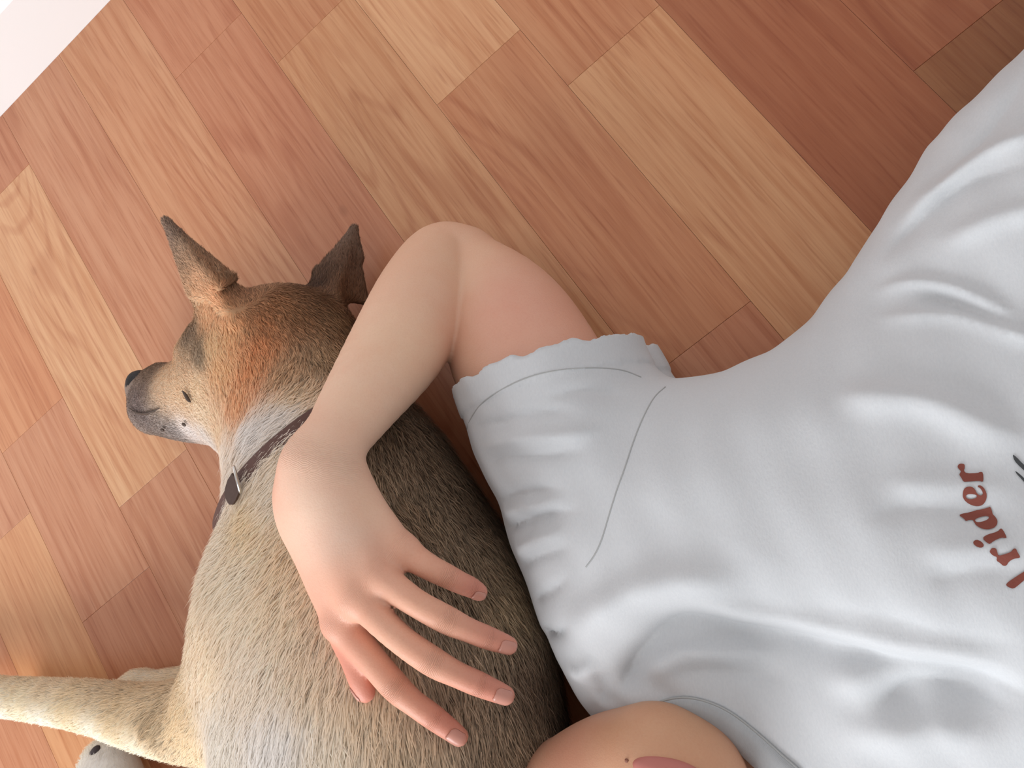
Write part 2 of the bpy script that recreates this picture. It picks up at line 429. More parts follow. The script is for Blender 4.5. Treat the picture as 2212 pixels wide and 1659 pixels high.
class Solid:
    """groups: list of (k_outer, [prims]); post(p, d) -> d"""
    def __init__(s, groups, post=None, slack=0.03):
        s.groups = groups; s.post = post; s.slack = slack
    def f(s, p, act=None):
        D = None; i = 0
        for ko, prims in s.groups:
            g = None
            for pr in prims:
                if act is None or act[i]:
                    x = pr.d(p); g = x if g is None else smin(g, x, pr.k)
                i += 1
            if g is not None: D = g if D is None else smin(D, g, ko)
        if D is None: D = np.full(len(p), 1.0)
        return s.post(p, D) if s.post else D
    def mesh(s, lo, hi, h, newton=2, margin=0.004):
        B = 12
        lo = np.asarray(lo, float); hi = np.asarray(hi, float)
        nb = np.ceil((hi - lo) / (h * B)).astype(int)
        n = nb * B
        cs = np.stack(np.meshgrid(*[np.arange(m) for m in nb], indexing='ij'), -1).reshape(-1, 3)
        cen = lo + (cs + 0.5) * B * h
        Rb = B * h * 0.5 * math.sqrt(3)
        allp = [pr for _, prs in s.groups for pr in prs]
        PD = np.stack([pr.d(cen) for pr in allp])
        dmin = PD.min(0)
        dc = s.f(cen)
        D = np.empty(n, np.float32)
        Dv = D.reshape(nb[0], B, nb[1], B, nb[2], B)
        Dv[:] = np.where(dc < 0, -1.0, 1.0).reshape(nb)[:, None, :, None, :, None]
        loc = np.stack(np.meshgrid(*[np.arange(B)] * 3, indexing='ij'), -1).reshape(-1, 3) * h
        for bi in np.nonzero(np.abs(dc) < Rb * 1.25 + margin)[0]:
            i, j, k = cs[bi]
            act = PD[:, bi] < dmin[bi] + 2 * Rb + s.slack
            p = lo + cs[bi] * B * h + loc
            Dv[i, :, j, :, k, :] = s.f(p, act).reshape(B, B, B)
        sg = D < 0
        c = np.zeros(np.array(D.shape) - 1, np.uint8)
        for dx in (0, 1):
            for dy in (0, 1):
                for dz in (0, 1):
                    c += sg[dx:D.shape[0] - 1 + dx, dy:D.shape[1] - 1 + dy, dz:D.shape[2] - 1 + dz]
        idx = np.argwhere((c > 0) & (c < 8))
        vid = np.full(c.shape, -1, np.int32); vid[tuple(idx.T)] = np.arange(len(idx))
        corners = np.array([(a, b, e) for a in (0, 1) for b in (0, 1) for e in (0, 1)])
        val = np.stack([D[tuple((idx + o).T)] for o in corners], 1)
        acc = np.zeros((len(idx), 3)); cnt = np.zeros(len(idx))
        for a in range(8):
            for b in range(a + 1, 8):
                if np.abs(corners[a] - corners[b]).sum() != 1: continue
                va, vb = val[:, a], val[:, b]
                m = (va < 0) != (vb < 0)
                t = np.where(m, va / np.where(m, va - vb, 1), 0)[:, None]
                acc += np.where(m[:, None], corners[a] + t * (corners[b] - corners[a]), 0); cnt += m
        V = lo + (idx + acc / cnt[:, None]) * h
        quads = []
        for ax in range(3):
            o1, o2 = [(1, 2), (2, 0), (0, 1)][ax]
            sl0 = [slice(None)] * 3; sl1 = [slice(None)] * 3
            sl0[ax] = slice(0, -1); sl1[ax] = slice(1, None)
            e = np.argwhere(sg[tuple(sl0)] != sg[tuple(sl1)])
            e = e[(e[:, o1] > 0) & (e[:, o2] > 0) & (e[:, o1] < c.shape[o1]) & (e[:, o2] < c.shape[o2])]
            if not len(e): continue
            u = np.zeros(3, int); u[o1] = 1; w_ = np.zeros(3, int); w_[o2] = 1
            q = np.stack([vid[tuple((e - a).T)] for a in (u * 0, u, u + w_, w_)], 1)
            fl_ = ~sg[tuple(e.T)]
            q[fl_] = q[fl_][:, ::-1]
            quads.append(q)
        Q = np.vstack(quads); Q = Q[(Q >= 0).all(1)]
        blk = (idx // B) @ np.array([nb[1] * nb[2], nb[2], 1])
        order = np.argsort(blk, kind='stable'); cuts = np.nonzero(np.diff(blk[order]))[0] + 1
        e = h * 0.4
        off6 = np.vstack([np.zeros(3)] + [sg_ * np.eye(3)[i] * e for i in range(3) for sg_ in (1, -1)])
        for sel in np.split(order, cuts):
            bi = blk[sel[0]]; act = PD[:, bi] < dmin[bi] + 2 * Rb + s.slack
            for _ in range(newton):
                p = V[sel]
                d7 = s.f((p[None] + off6[:, None]).reshape(-1, 3), act).reshape(7, -1)
                g = np.stack([d7[1] - d7[2], d7[3] - d7[4], d7[5] - d7[6]], 1) / (2 * e)
                V[sel] = p - np.clip(d7[0] / ((g * g).sum(1) + 1e-6), -h * 0.5, h * 0.5)[:, None] * g
        return V, Q
def schain(spec, n=5, k=0.0012, flat=1.0):
    """smooth chain: the joints are resampled so that no lumps show"""
    return chain([tuple(q) for q in spline(spec, (len(spec) - 1) * n + 1)], k, flat)
def chain(spec, k=0.02, flat=1.0, dr=0.0):
    """spec: list of (u, v, z, r_px) -> round cones"""
    pr = [PR(*q) for q in spec]
    return [RC(a[0], b[0], a[1] + dr, b[1] + dr, k, flat) for a, b in zip(pr[:-1], pr[1:])]
def idw(seeds_p, seeds_v, pts, power=3.0, soft=0.012):
    out = np.empty((len(pts), seeds_v.shape[1]))
    for st in range(0, len(pts), 100000):
        q_ = pts[st:st + 100000]
        d2 = np.maximum((q_ * q_).sum(1)[:, None] + (seeds_p * seeds_p).sum(1)[None] - 2 * q_ @ seeds_p.T, 0) + soft ** 2
        w_ = d2 ** (-power / 2)
        out[st:st + 100000] = (w_ @ seeds_v) / w_.sum(1)[:, None]
    return out
def bvh_of(o):
    me = o.data
    return BVHTree.FromPolygons([v.co[:] for v in me.vertices], [p.vertices[:] for p in me.polygons])
def cast(bv, u, v):
    r = RM @ np.array([u - CX, CY - v, -F]); r /= np.linalg.norm(r)
    h_, n_, _, _ = bv.ray_cast(Vector((0, 0, H)), Vector(r))
    return (np.array(h_), np.array(n_)) if h_ is not None else (None, None)
EYE3 = np.eye(3)
def frame(x, z=(0, 0, 1)):
    x = np.asarray(x, float); x = x / np.linalg.norm(x)
    y = np.cross(z, x); y /= np.linalg.norm(y)
    return np.stack([x, y, np.cross(x, y)])

# ------------------------------------------------------------------ dog
FLR = 0.0015
def floor_clip(p, d): return np.maximum(d, FLR - p[:, 2])
dog_torso = chain([(668, 880, 0.078, 155), (738, 1060, 0.086, 226), (778, 1250, 0.090, 305), (828, 1450, 0.093, 358), (850, 1700, 0.094, 370), (905, 2050, 0.092, 370), (960, 2400, 0.09, 350)], 0.03, 1.25)
dog_neck = chain([(600, 765, 0.068, 130), (630, 860, 0.072, 145), (700, 1000, 0.082, 180)], 0.03, 1.15)
dog_throat = chain([(540, 930, 0.06, 62), (605, 1030, 0.07, 68), (605, 1180, 0.08, 92)], 0.03)
dog_shoulder = chain([(600, 1320, 0.105, 150), (505, 1480, 0.092, 110)], 0.04)
dog_leg = schain([(590, 1500, 0.098, 125), (460, 1548, 0.085, 96), (330, 1550, 0.072, 70), (210, 1527, 0.06, 54), (90, 1512, 0.048, 44), (-30, 1500, 0.04, 39), (-130, 1480, 0.03, 38), (-190, 1465, 0.025, 44)])
for dv, du in ((-26, -40), (-9, -58), (10, -56), (27, -36)):       # toes
    dog_leg += chain([(-185, 1466 + dv * 0.6, 0.020, 22), (-195 + du * 0.6, 1464 + dv, 0.016, 19), (-195 + du, 1462 + dv * 1.1, 0.012, 15)], 0.004)
dog_leg2 = chain([(420, 1500, 0.03, 60), (300, 1495, 0.024, 40), (190, 1540, 0.02, 30), (60, 1500, 0.018, 28)], 0.015)
skull_ax = frame(P(700, 715, 0.07) - P(450, 790, 0.07))
dog_head = [EL(P(612, 745, 0.070), skull_ax, (0.066, 0.046, 0.047), 0.03),
            EL(P(520, 780, 0.068), skull_ax, (0.052, 0.048, 0.045), 0.03)]
dog_head += chain([(470, 830, 0.060, 98), (392, 862, 0.050, 72), (335, 872, 0.043, 54)], 0.014)
dog_head += chain([(410, 890, 0.045, 60), (335, 895, 0.038, 42)], 0.012)      # muzzle underside
dog_head += chain([(345, 815, 0.054, 30), (296, 834, 0.048, 24)], 0.012)      # bridge towards the nose
dog_head += chain([(448, 735, 0.086, 46), (412, 758, 0.080, 30)], 0.010)      # brow
dog_head += chain([(470, 905, 0.05, 48), (520, 850, 0.07, 70)], 0.03)         # jaw corner
# ears: two thick triangles each, folded along the ridge
def ear(a, m, b, tip, th): return [TRI(a, m, tip, th, 0.004), TRI(m, b, tip, th, 0.004)]
near_ear = ear(P(438, 705, 0.104), P(508, 690, 0.124), P(548, 655, 0.100), P(359, 478, 0.135), 0.0022)
far_ear = ear(P(660, 640, 0.055), P(728, 640, 0.070), P(792, 655, 0.04), P(764, 494, 0.035), 0.0024)
far_ear += ear(P(682, 588, 0.046), P(732, 570, 0.056), P(782, 560, 0.036), P(766, 494, 0.035), 0.0024)
far_ear += ear(P(682, 588, 0.046), P(732, 570, 0.056), P(728, 640, 0.07), P(668, 640, 0.055), 0.0024)
near_ear += ear(P(412, 640, 0.114), P(472, 620, 0.132), P(512, 602, 0.112), P(359, 478, 0.135), 0.0022)
haunch = chain([(900, 2350, 0.09, 330), (700, 2500, 0.09, 210), (420, 2150, 0.06, 110), (300, 1850, 0.045, 70), (235, 1690, 0.035, 55), (232, 1640, 0.03, 42)], 0.03)
tail = chain([(1050, 2750, 0.07, 120), (1250, 2950, 0.04, 70), (1350, 3150, 0.03, 40)], 0.03)
dog_solid = Solid([(0.03, dog_torso + dog_neck + dog_throat + dog_shoulder + haunch + tail), (0.02, dog_leg), (0.008, dog_leg2), (0.03, dog_head), (0.012, near_ear), (0.012, far_ear)], floor_clip, slack=0.04)
allz = np.array([P(-200, 1465, 0.02), P(1350, 3150, 0.02), P(300, 460, 0.02), P(1350, 2950, 0.2), P(350, 440, 0.15)])
dV, dQ = dog_solid.mesh((allz[:, 0].min() - 0.06, P(1350, 3150, 0)[1] - 0.06, -0.008), (P(1250, 1500, 0)[0] + 0.12, P(760, 440, 0)[1] + 0.03, 0.24), 0.0032)
# coat colours at places on the dog (albedo, with the lit leg rim painted in), fur direction in image terms, fur length in mm
dog_seeds = [  # u, v, z, rgb, dir(u,v), length
    (900, 990, 0.13, (122, 100, 78), (0.35, 1), 17), (1000, 1080, 0.11, (112, 92, 72), (0.4, 1), 17), (1020, 1250, 0.14, (128, 106, 82), (0.45, 1), 18),
    (880, 1120, 0.16, (130, 107, 82), (0.5, 0.9), 17), (1130, 1450, 0.13, (112, 92, 74), (0.35, 1), 19), (1240, 1580, 0.09, (92, 76, 62), (0.35, 1), 19),
    (1000, 1480, 0.18, (150, 128, 104), (0.25, 1), 19), (1080, 1300, 0.13, (150, 128, 98), (0.4, 0.9), 17), (830, 930, 0.13, (118, 96, 74), (0.3, 1), 16),
    (1100, 1620, 0.17, (148, 128, 104), (0.2, 1), 20), (900, 1620, 0.19, (186, 168, 142), (0.05, 1), 20), (820, 1500, 0.19, (196, 178, 152), (0.0, 1), 20),
    (700, 1420, 0.18, (204, 188, 166), (-0.2, 1), 19), (600, 1600, 0.17, (242, 238, 234), (-0.05, 1), 21), (480, 1600, 0.14, (236, 230, 220), (-0.2, 1), 18),
    (700, 1640, 0.18, (216, 206, 190), (0, 1), 20), (560, 1450, 0.17, (214, 202, 186), (-0.35, 1), 18), (450, 1420, 0.12, (218, 202, 178), (-0.5, 0.9), 16),
    (640, 1280, 0.17, (208, 192, 168), (-0.35, 1), 17), (520, 1250, 0.13, (220, 208, 188), (-0.6, 0.8), 17), (480, 1170, 0.10, (214, 202, 184), (-0.8, 0.6), 17),
    (540, 1120, 0.13, (210, 190, 156), (-0.6, 0.8), 14), (590, 1060, 0.13, (220, 210, 194), (-0.4, 0.9), 14), (610, 980, 0.12, (222, 210, 192), (-0.5, 0.9), 14),
    (640, 1180, 0.16, (206, 188, 160), (-0.3, 1), 15), (780, 1250, 0.18, (190, 170, 142), (0.1, 1), 17), (760, 1030, 0.16, (160, 136, 108), (0.2, 1), 16),
    # neck and head
    (560, 920, 0.12, (242, 239, 237), (-0.55, 0.8), 17), (620, 890, 0.13, (232, 228, 224), (-0.6, 0.8), 17), (490, 960, 0.08, (228, 218, 206), (-0.3, 0.9), 17), (510, 1010, 0.07, (222, 212, 200), (-0.3, 1), 17),
    (470, 910, 0.08, (226, 200, 168), (0.2, 0.8), 10), (650, 840, 0.13, (196, 176, 146), (-0.4, 0.9), 14), (620, 800, 0.125, (184, 148, 108), (-0.2, 0.9), 12), (700, 770, 0.12, (158, 130, 96), (0.4, 0.9), 12),
    (540, 790, 0.125, (212, 148, 90), (0.3, 0.9), 11), (560, 740, 0.125, (204, 136, 80), (0.5, 0.8), 10), (515, 860, 0.11, (216, 164, 112), (0.1, 0.9), 11), (480, 790, 0.125, (226, 186, 136), (0.3, 0.8), 10),
    (500, 720, 0.125, (226, 178, 124), (0.3, 0.9), 10), (460, 740, 0.12, (236, 206, 160), (0.2, 0.9), 10), (450, 680, 0.125, (222, 180, 134), (0.2, 0.8), 8), (640, 680, 0.11, (132, 92, 56), (0.7, 0.6), 10), (590, 660, 0.10, (150, 104, 62), (0.6, 0.6), 10),
    (720, 690, 0.1, (128, 98, 66), (0.7, 0.7), 11), (560, 690, 0.12, (170, 110, 62), (0.6, 0.7), 9), (690, 650, 0.08, (110, 78, 50), (0.8, 0.5), 9),
    (525, 640, 0.115, (150, 104, 70), (-0.4, -0.8), 6), (470, 640, 0.13, (214, 160, 112), (-0.5, -0.8), 6), (430, 600, 0.125, (206, 162, 122), (-0.5, -0.8), 5), (440, 560, 0.135, (160, 122, 90), (-0.5, -0.8), 4.5), (400, 530, 0.135, (158, 128, 102), (-0.5, -0.8), 4.5), (375, 500, 0.135, (120, 98, 84), (-0.5, -0.8), 4),
    (500, 610, 0.12, (112, 86, 64), (-0.5, -0.8), 5), (450, 555, 0.13, (124, 96, 74), (-0.5, -0.8), 4),
    (405, 730, 0.1, (126, 104, 84), (0.4, 0.4), 5), (430, 760, 0.1, (110, 92, 76), (0.4, 0.6), 5), (400, 780, 0.09, (196, 166, 132), (0.6, 0.6), 5), (420, 830, 0.10, (228, 204, 170), (0.8, 0.4), 6), (395, 860, 0.09, (208, 180, 146), (0.9, 0.3), 5),
    (350, 815, 0.08, (218, 188, 152), (0.95, 0.2), 4), (320, 800, 0.06, (120, 96, 76), (0.95, 0.1), 3), (360, 850, 0.08, (212, 184, 150), (0.95, 0.2), 4), (295, 865, 0.06, (116, 100, 96), (0.9, 0.4), 3), (310, 850, 0.07, (122, 102, 94), (0.95, 0.3), 3),
    (340, 905, 0.06, (136, 122, 116), (0.95, 0.3), 4), (310, 895, 0.05, (120, 108, 106), (0.9, 0.4), 3), (370, 925, 0.05, (140, 130, 128), (0.95, 0.2), 4), (350, 880, 0.08, (196, 170, 142), (0.9, 0.2), 4), (400, 925, 0.06, (228, 222, 220), (0.95, 0.2), 6), (440, 940, 0.06, (232, 226, 222), (0.8, 0.5), 8), (430, 890, 0.08, (232, 214, 188), (0.8, 0.4), 7),
    (740, 560, 0.05, (104, 76, 58), (-0.05, -1), 5), (760, 500, 0.036, (112, 88, 72), (-0.05, -1), 4), (720, 620, 0.06, (112, 76, 50), (0, -1), 6), (680, 620, 0.05, (66, 46, 36), (0, -1), 5),
    (370, 800, 0.07, (206, 176, 142), (0.95, 0.2), 4), (380, 832, 0.08, (214, 186, 152), (0.95, 0.2), 4), (338, 838, 0.07, (204, 172, 138), (0.95, 0.2), 4), (400, 815, 0.09, (206, 178, 146), (0.9, 0.3), 5),
    # legs: lower edge painted white for the bright rim of light
    (200, 1500, 0.08, (192, 174, 144), (-0.9, 0.35), 9), (90, 1495, 0.07, (196, 178, 148), (-0.9, 0.3), 9), (-20, 1480, 0.06, (198, 182, 152), (-0.95, 0.2), 8), (250, 1500, 0.09, (188, 168, 136), (-0.8, 0.5), 10), (330, 1500, 0.1, (200, 182, 152), (-0.7, 0.6), 10),
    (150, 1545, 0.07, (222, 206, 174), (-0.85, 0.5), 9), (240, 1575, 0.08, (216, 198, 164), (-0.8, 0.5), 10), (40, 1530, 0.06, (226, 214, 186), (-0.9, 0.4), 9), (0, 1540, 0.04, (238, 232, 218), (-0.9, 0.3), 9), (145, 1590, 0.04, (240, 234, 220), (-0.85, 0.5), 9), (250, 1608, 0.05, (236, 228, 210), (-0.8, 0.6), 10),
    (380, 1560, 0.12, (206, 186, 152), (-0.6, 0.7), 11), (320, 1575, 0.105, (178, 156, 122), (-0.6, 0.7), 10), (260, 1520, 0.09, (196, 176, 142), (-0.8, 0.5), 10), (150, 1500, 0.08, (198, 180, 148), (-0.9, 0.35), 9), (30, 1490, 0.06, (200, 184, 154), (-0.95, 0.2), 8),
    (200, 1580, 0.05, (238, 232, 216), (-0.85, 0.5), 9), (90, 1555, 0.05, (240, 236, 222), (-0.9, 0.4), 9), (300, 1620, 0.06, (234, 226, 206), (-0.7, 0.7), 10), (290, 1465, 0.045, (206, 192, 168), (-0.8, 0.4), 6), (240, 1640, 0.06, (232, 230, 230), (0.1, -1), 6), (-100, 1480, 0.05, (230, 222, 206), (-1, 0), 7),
    # beyond the frame
    (800, 1900, 0.19, (200, 184, 160), (0, 1), 20), (500, 1850, 0.12, (236, 230, 222), (0, 1), 18), (1150, 1950, 0.13, (120, 100, 80), (0.1, 1), 20), (950, 2350, 0.18, (186, 166, 138), (0, 1), 20), (1250, 2900, 0.06, (150, 124, 96), (0.5, 0.8), 24), (350, 1900, 0.07, (220, 206, 184), (-0.2, -1), 10),
]
_bv = BVHTree.FromPolygons(dV.tolist(), dQ.tolist())
ds_p = []
for s in dog_seeds:
    h_, _n = cast(_bv, s[0], s[1])
    ds_p.append(h_ if h_ is not None and h_[2] > 0.004 else P(s[0], s[1], s[2]))
ds_p = np.array(ds_p)
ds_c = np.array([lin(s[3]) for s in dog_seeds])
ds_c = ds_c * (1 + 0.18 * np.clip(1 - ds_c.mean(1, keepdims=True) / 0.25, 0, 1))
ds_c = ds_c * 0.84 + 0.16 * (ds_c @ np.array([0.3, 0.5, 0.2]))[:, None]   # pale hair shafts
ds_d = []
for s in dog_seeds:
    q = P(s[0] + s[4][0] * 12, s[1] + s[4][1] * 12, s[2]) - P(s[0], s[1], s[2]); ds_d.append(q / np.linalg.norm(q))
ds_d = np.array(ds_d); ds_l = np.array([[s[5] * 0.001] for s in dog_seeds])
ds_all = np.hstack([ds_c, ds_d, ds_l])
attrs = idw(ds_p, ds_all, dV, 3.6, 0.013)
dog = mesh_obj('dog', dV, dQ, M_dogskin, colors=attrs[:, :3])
tag(dog, 'tan and white short-haired dog lying on its side with pricked ears', 'dog')

def make_fur(name, parent, V, Q, n, seed, cull):
    r = np.random.default_rng(seed)
    T = np.vstack([Q[:, [0, 1, 2]], Q[:, [0, 2, 3]]])
    a, b, c = V[T[:, 0]], V[T[:, 1]], V[T[:, 2]]
    nn = np.cross(b - a, c - a); ar = np.linalg.norm(nn, axis=1) + 1e-12
    cen = (a + b + c) / 3
    wgt = ar * cull(cen, nn / ar[:, None])
    pick = r.choice(len(T), n, p=wgt / wgt.sum())
    u = r.random((n, 1)); v = r.random((n, 1)); fl_ = (u + v) > 1
    u = np.where(fl_, 1 - u, u); v = np.where(fl_, 1 - v, v)
    p = a[pick] + u * (b - a)[pick] + v * (c - a)[pick]
    # smooth normals
    VN = np.zeros_like(V)
    for i in range(3): np.add.at(VN, T[:, i], nn)
    VN /= np.linalg.norm(VN, axis=1)[:, None] + 1e-12
    N = VN[T[pick, 0]] * (1 - u - v) + VN[T[pick, 1]] * u + VN[T[pick, 2]] * v
    N /= np.linalg.norm(N, axis=1)[:, None] + 1e-9
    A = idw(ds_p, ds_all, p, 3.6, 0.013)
    L = A[:, 6:7] * r.uniform(0.6, 1.15, (n, 1))
    # clumping field: low frequency wobble of direction
    def wob(f, ph): return np.sin(p @ (r.normal(size=(3, 3)) * f) + ph)
    w1 = wob(120, r.random(3) * 6) * 0.12 + wob(330, r.random(3) * 6) * 0.13
    t = A[:, 3:6] / (np.linalg.norm(A[:, 3:6], axis=1)[:, None] + 1e-9)
    t = t + w1 + r.normal(size=(n, 3)) * 0.13
    t -= N * (t * N).sum(1)[:, None]; t /= np.linalg.norm(t, axis=1)[:, None] + 1e-9
    side = np.cross(t, N)
    lift = r.uniform(0.08, 0.30, (n, 1))
    wd = r.uniform(0.00026, 0.00046, (n, 1)) * np.clip(L / 0.012, 0.6, 1.15)
    p0 = p - N * 0.0006
    p1 = p + t * L * 0.5 + N * L * lift * 0.75
    p2 = p + t * L + N * L * lift * 0.80 + r.normal(size=(n, 3)) * L * 0.05
    p1[:, 2] = np.maximum(p1[:, 2], 0.001); p2[:, 2] = np.maximum(p2[:, 2], 0.001)
    VV = np.stack([p0 - side * wd, p0 + side * wd, p1 + side * wd * 0.8, p1 - side * wd * 0.8, p2], 1).reshape(-1, 3)
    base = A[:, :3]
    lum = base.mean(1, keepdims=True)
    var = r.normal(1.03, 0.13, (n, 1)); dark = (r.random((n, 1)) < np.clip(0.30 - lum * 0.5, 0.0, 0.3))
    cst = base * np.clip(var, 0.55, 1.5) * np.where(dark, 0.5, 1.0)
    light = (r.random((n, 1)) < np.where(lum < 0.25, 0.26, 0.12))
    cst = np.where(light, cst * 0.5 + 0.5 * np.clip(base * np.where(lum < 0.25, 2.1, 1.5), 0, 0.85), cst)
    cst = cst * (1.28 + 0.42 * np.clip((lum - 0.25) / 0.3, 0, 1)) * np.array([1.01, 1.0, 0.985])  # pale strands lifted further, standing in for strong light on chest and flank
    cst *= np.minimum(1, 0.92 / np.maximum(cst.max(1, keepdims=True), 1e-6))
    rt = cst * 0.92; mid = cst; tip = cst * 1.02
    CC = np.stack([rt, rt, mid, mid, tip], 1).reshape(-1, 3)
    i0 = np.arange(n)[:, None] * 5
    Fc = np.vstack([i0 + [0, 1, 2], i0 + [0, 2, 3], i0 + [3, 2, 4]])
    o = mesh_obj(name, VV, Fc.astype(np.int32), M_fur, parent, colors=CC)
    return o
nose_c = P(290, 824, 0.052)
def fur_cull(c, nrm):
    w_ = np.ones(len(c))
    w_ *= (c[:, 2] > 0.006)
    w_ *= np.where(nrm[:, 2] < -0.35, 0.15, 1.0)
    w_ *= np.where(c[:, 1] < P(800, 1800, 0.1)[1], 0.3, 1.0)
    w_ *= np.linalg.norm(c - nose_c, axis=1) > 0.0135
    hd = P(480, 760, 0.08)
    w_ *= np.where(np.linalg.norm(c - hd, axis=1) < 0.13, 2.2, 1.0)
    return w_
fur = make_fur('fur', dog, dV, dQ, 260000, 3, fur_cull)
tag(fur, None, kind='stuff')

# nose with nostril, closed eyelid, mouth line, whisker spot
nax = frame(P(284, 822, 0.052) - P(360, 838, 0.052))
nose_s = Solid([(0.004, [EL(P(291, 826, 0.053), nax, (0.0075, 0.0105, 0.009), 0.004), EL(P(303, 816, 0.057), nax, (0.009, 0.0075, 0.0055), 0.006)])],
               lambda p, d: np.maximum(d, -(np.linalg.norm(p - P(276, 836, 0.060), axis=1) - 0.0022)))
nc = P(288, 820, 0.056)
nV, nQ = nose_s.mesh(nc - 0.03, nc + 0.03, 0.0011)
no = mesh_obj('nose', nV, nQ, M_nose, dog); no['label'] = 'black moist nose'
dbv = bvh_of(dog)
def on_dog(u, v, off=0.0):
    h_, n_ = cast(dbv, u, v)
    return (h_ + n_ * off, n_) if h_ is not None else (P(u, v, 0.06), np.array([0, 0, 1.0]))
def dog_line(name, pts, r, mat, n=14, off=0.002):
    q = spline([on_dog(u, v, off)[0] for u, v in pts], n)
    rr = r * np.sin(np.linspace(0.25, math.pi - 0.25, n))
    return tube(name, q, rr, mat, dog, 6)
dog_line('eyelid', [(401, 843), (408, 852), (414, 862), (419, 867)], 0.0018, M_lid, off=0.003)['label'] = 'closed dark eyelid'
dog_line('mouth_line', [(281, 880), (296, 890), (314, 893), (332, 888), (348, 880)], 0.0011, M_lid, off=0.0015)
for (u, v, r_) in ((355, 924, 0.0022), (403, 913, 0.0026)):
    q, nn_ = on_dog(u, v, 0.003)
    f_ = frame(np.array([1, 0, 0]) - nn_ * nn_[0], nn_) if abs(nn_[0]) < 0.95 else EYE3
    s_ = Solid([(0.001, [EL(q, f_, (r_, r_ * 0.8, 0.0012), 0.001)])])
    a, b = s_.mesh(q - 0.006, q + 0.006, 0.0006)
    mesh_obj('whisker_spot', a, b, M_lid, dog)
# dark pad under the paw near the chest
pp = P(205, 1632, 0.045)
ps = Solid([(0.004, [EL(pp, frame(P(196, 1650, 0.04) - P(206, 1615, 0.045)), (0.012, 0.005, 0.006), 0.004)])])
a, b = ps.mesh(pp - 0.02, pp + 0.02, 0.0015)
mesh_obj('paw_pad', a, b, M_pad, dog)

# ------------------------------------------------------------------ collar
collar = bpy.data.objects.new('dog_collar', None); COL.objects.link(collar)
collar.location = P(560, 1000, 0.05)
tag(collar, 'dark brown leather collar with metal ring and tag around the dog neck', 'collar')
def under(o, par):
    o.parent = par; o.matrix_parent_inverse = Matrix.Translation(-Vector(par.location)); return o
# loop round the neck: plane through the visible strap, radius taken from the neck surface
c0 = P(738, 968, 0.066); e1 = P(740, 850, 0.07) - P(545, 1040, 0.07); e1[2] = 0; e1 /= np.linalg.norm(e1)
e2 = np.array([0, 0, 1.0])
loop = []; lnor = []
for t in np.linspace(0, 2 * math.pi, 72, endpoint=False):
    dr_ = Vector(e1 * math.cos(t) + e2 * math.sin(t))
    far = Vector(c0) + dr_ * 0.3
    h_, n_, _, _ = dbv.ray_cast(far, -dr_)
    if h_ is None: h_ = Vector(c0) + dr_ * 0.05
    q = np.array(h_) + np.array(dr_) * 0.002
    q[2] = max(q[2], 0.002)
    loop.append(q); lnor.append(np.array(dr_))
loop = np.array(loop); lnor = np.array(lnor)
for _ in range(3): loop = (np.roll(loop, 1, 0) + loop * 2 + np.roll(loop, -1, 0)) / 4
under(tube('strap', loop, 0.001, M_strap, None, 12, True, (lnor, 0.0075, 0.0016)), collar)
# ring and tag below the throat
rc_ = P(513, 1040, 0.075)
rx = P(507, 1014, 0.104) - P(519, 1060, 0.098); rl = np.linalg.norm(rx) / 2; rx /= 2 * rl
ry = np.array([0, 0, H]) - P(512, 1036, 0.1); ry -= rx * (ry @ rx); ry /= np.linalg.norm(ry)
zt_ = max(on_dog(u, v)[0][2] for u, v in ((517, 1066), (516, 1050), (510, 1034), (497, 1080))) + 0.009
ring = [P(512, 1036, zt_ + 0.004) + rx * rl * math.cos(t) * 1.05 + ry * rl * 0.55 * math.sin(t) for t in np.linspace(0, 2 * math.pi, 32, endpoint=False)]
ro = under(tube('ring', ring, 0.0013, M_metal, None, 8, True), collar); ro['label'] = 'silver metal ring'
tp = [(503, 1022), (494, 1036), (488, 1055), (487, 1070), (492, 1082), (497, 1090), (504, 1090), (511, 1080), (517, 1066), (516, 1050), (510, 1034)]
tb = [P(u, v, zt_) for u, v in tp]
nT = len(tb); Vt = [q + np.array([0, 0, 0.0012]) for q in tb] + [q - np.array([0, 0, 0.0012]) for q in tb]
Ft = [tuple(range(nT))[::-1], tuple(range(nT, 2 * nT))] + [(i, (i + 1) % nT, nT + (i + 1) % nT, nT + i) for i in range(nT)]
to = under(mesh_obj('tag', Vt, Ft, M_leather, None, smooth=False), collar); to['label'] = 'dark brown leather tag'

# ------------------------------------------------------------------ person (lying on the back, left arm round the dog)
upper_arm = schain([(1000, 578, 0.052, 84), (1085, 690, 0.062, 138), (1150, 810, 0.076, 160), (1250, 970, 0.090, 150), (1345, 1130, 0.100, 150)], flat=1.1)
forearm = schain([(1000, 570, 0.052, 82), (955, 570, 0.060, 86), (918, 645, 0.088, 106), (858, 752, 0.124, 104), (778, 868, 0.168, 84), (716, 962, 0.204, 68), (690, 1010, 0.212, 70)])
palm = []
carp = {'index': (652, 1062, 0.206, 50), 'middle': (684, 1050, 0.212, 50), 'ring': (718, 1046, 0.211, 48), 'pinky': (748, 1046, 0.205, 44)}
mcp = {'index': (735, 1345, 0.206, 37), 'middle': (775, 1292, 0.214, 37), 'ring': (822, 1248, 0.211, 35), 'pinky': (868, 1188, 0.200, 33)}
for f_ in carp: palm += chain([carp[f_], mcp[f_]], 0.009)
for f_ in ('index', 'middle', 'ring', 'pinky'):
    u_, v_, z_, r_ = mcp[f_]; palm.append(RC(P(u_, v_, z_ + 0.0022), P(u_, v_, z_ + 0.0025), *[PR(u_, v_, z_, r_ * 0.95)[1]] * 2, 0.006))
palm += chain([(690, 1010, 0.212, 70), (700, 1080, 0.208, 76), (760, 1220, 0.200, 70)], 0.02)
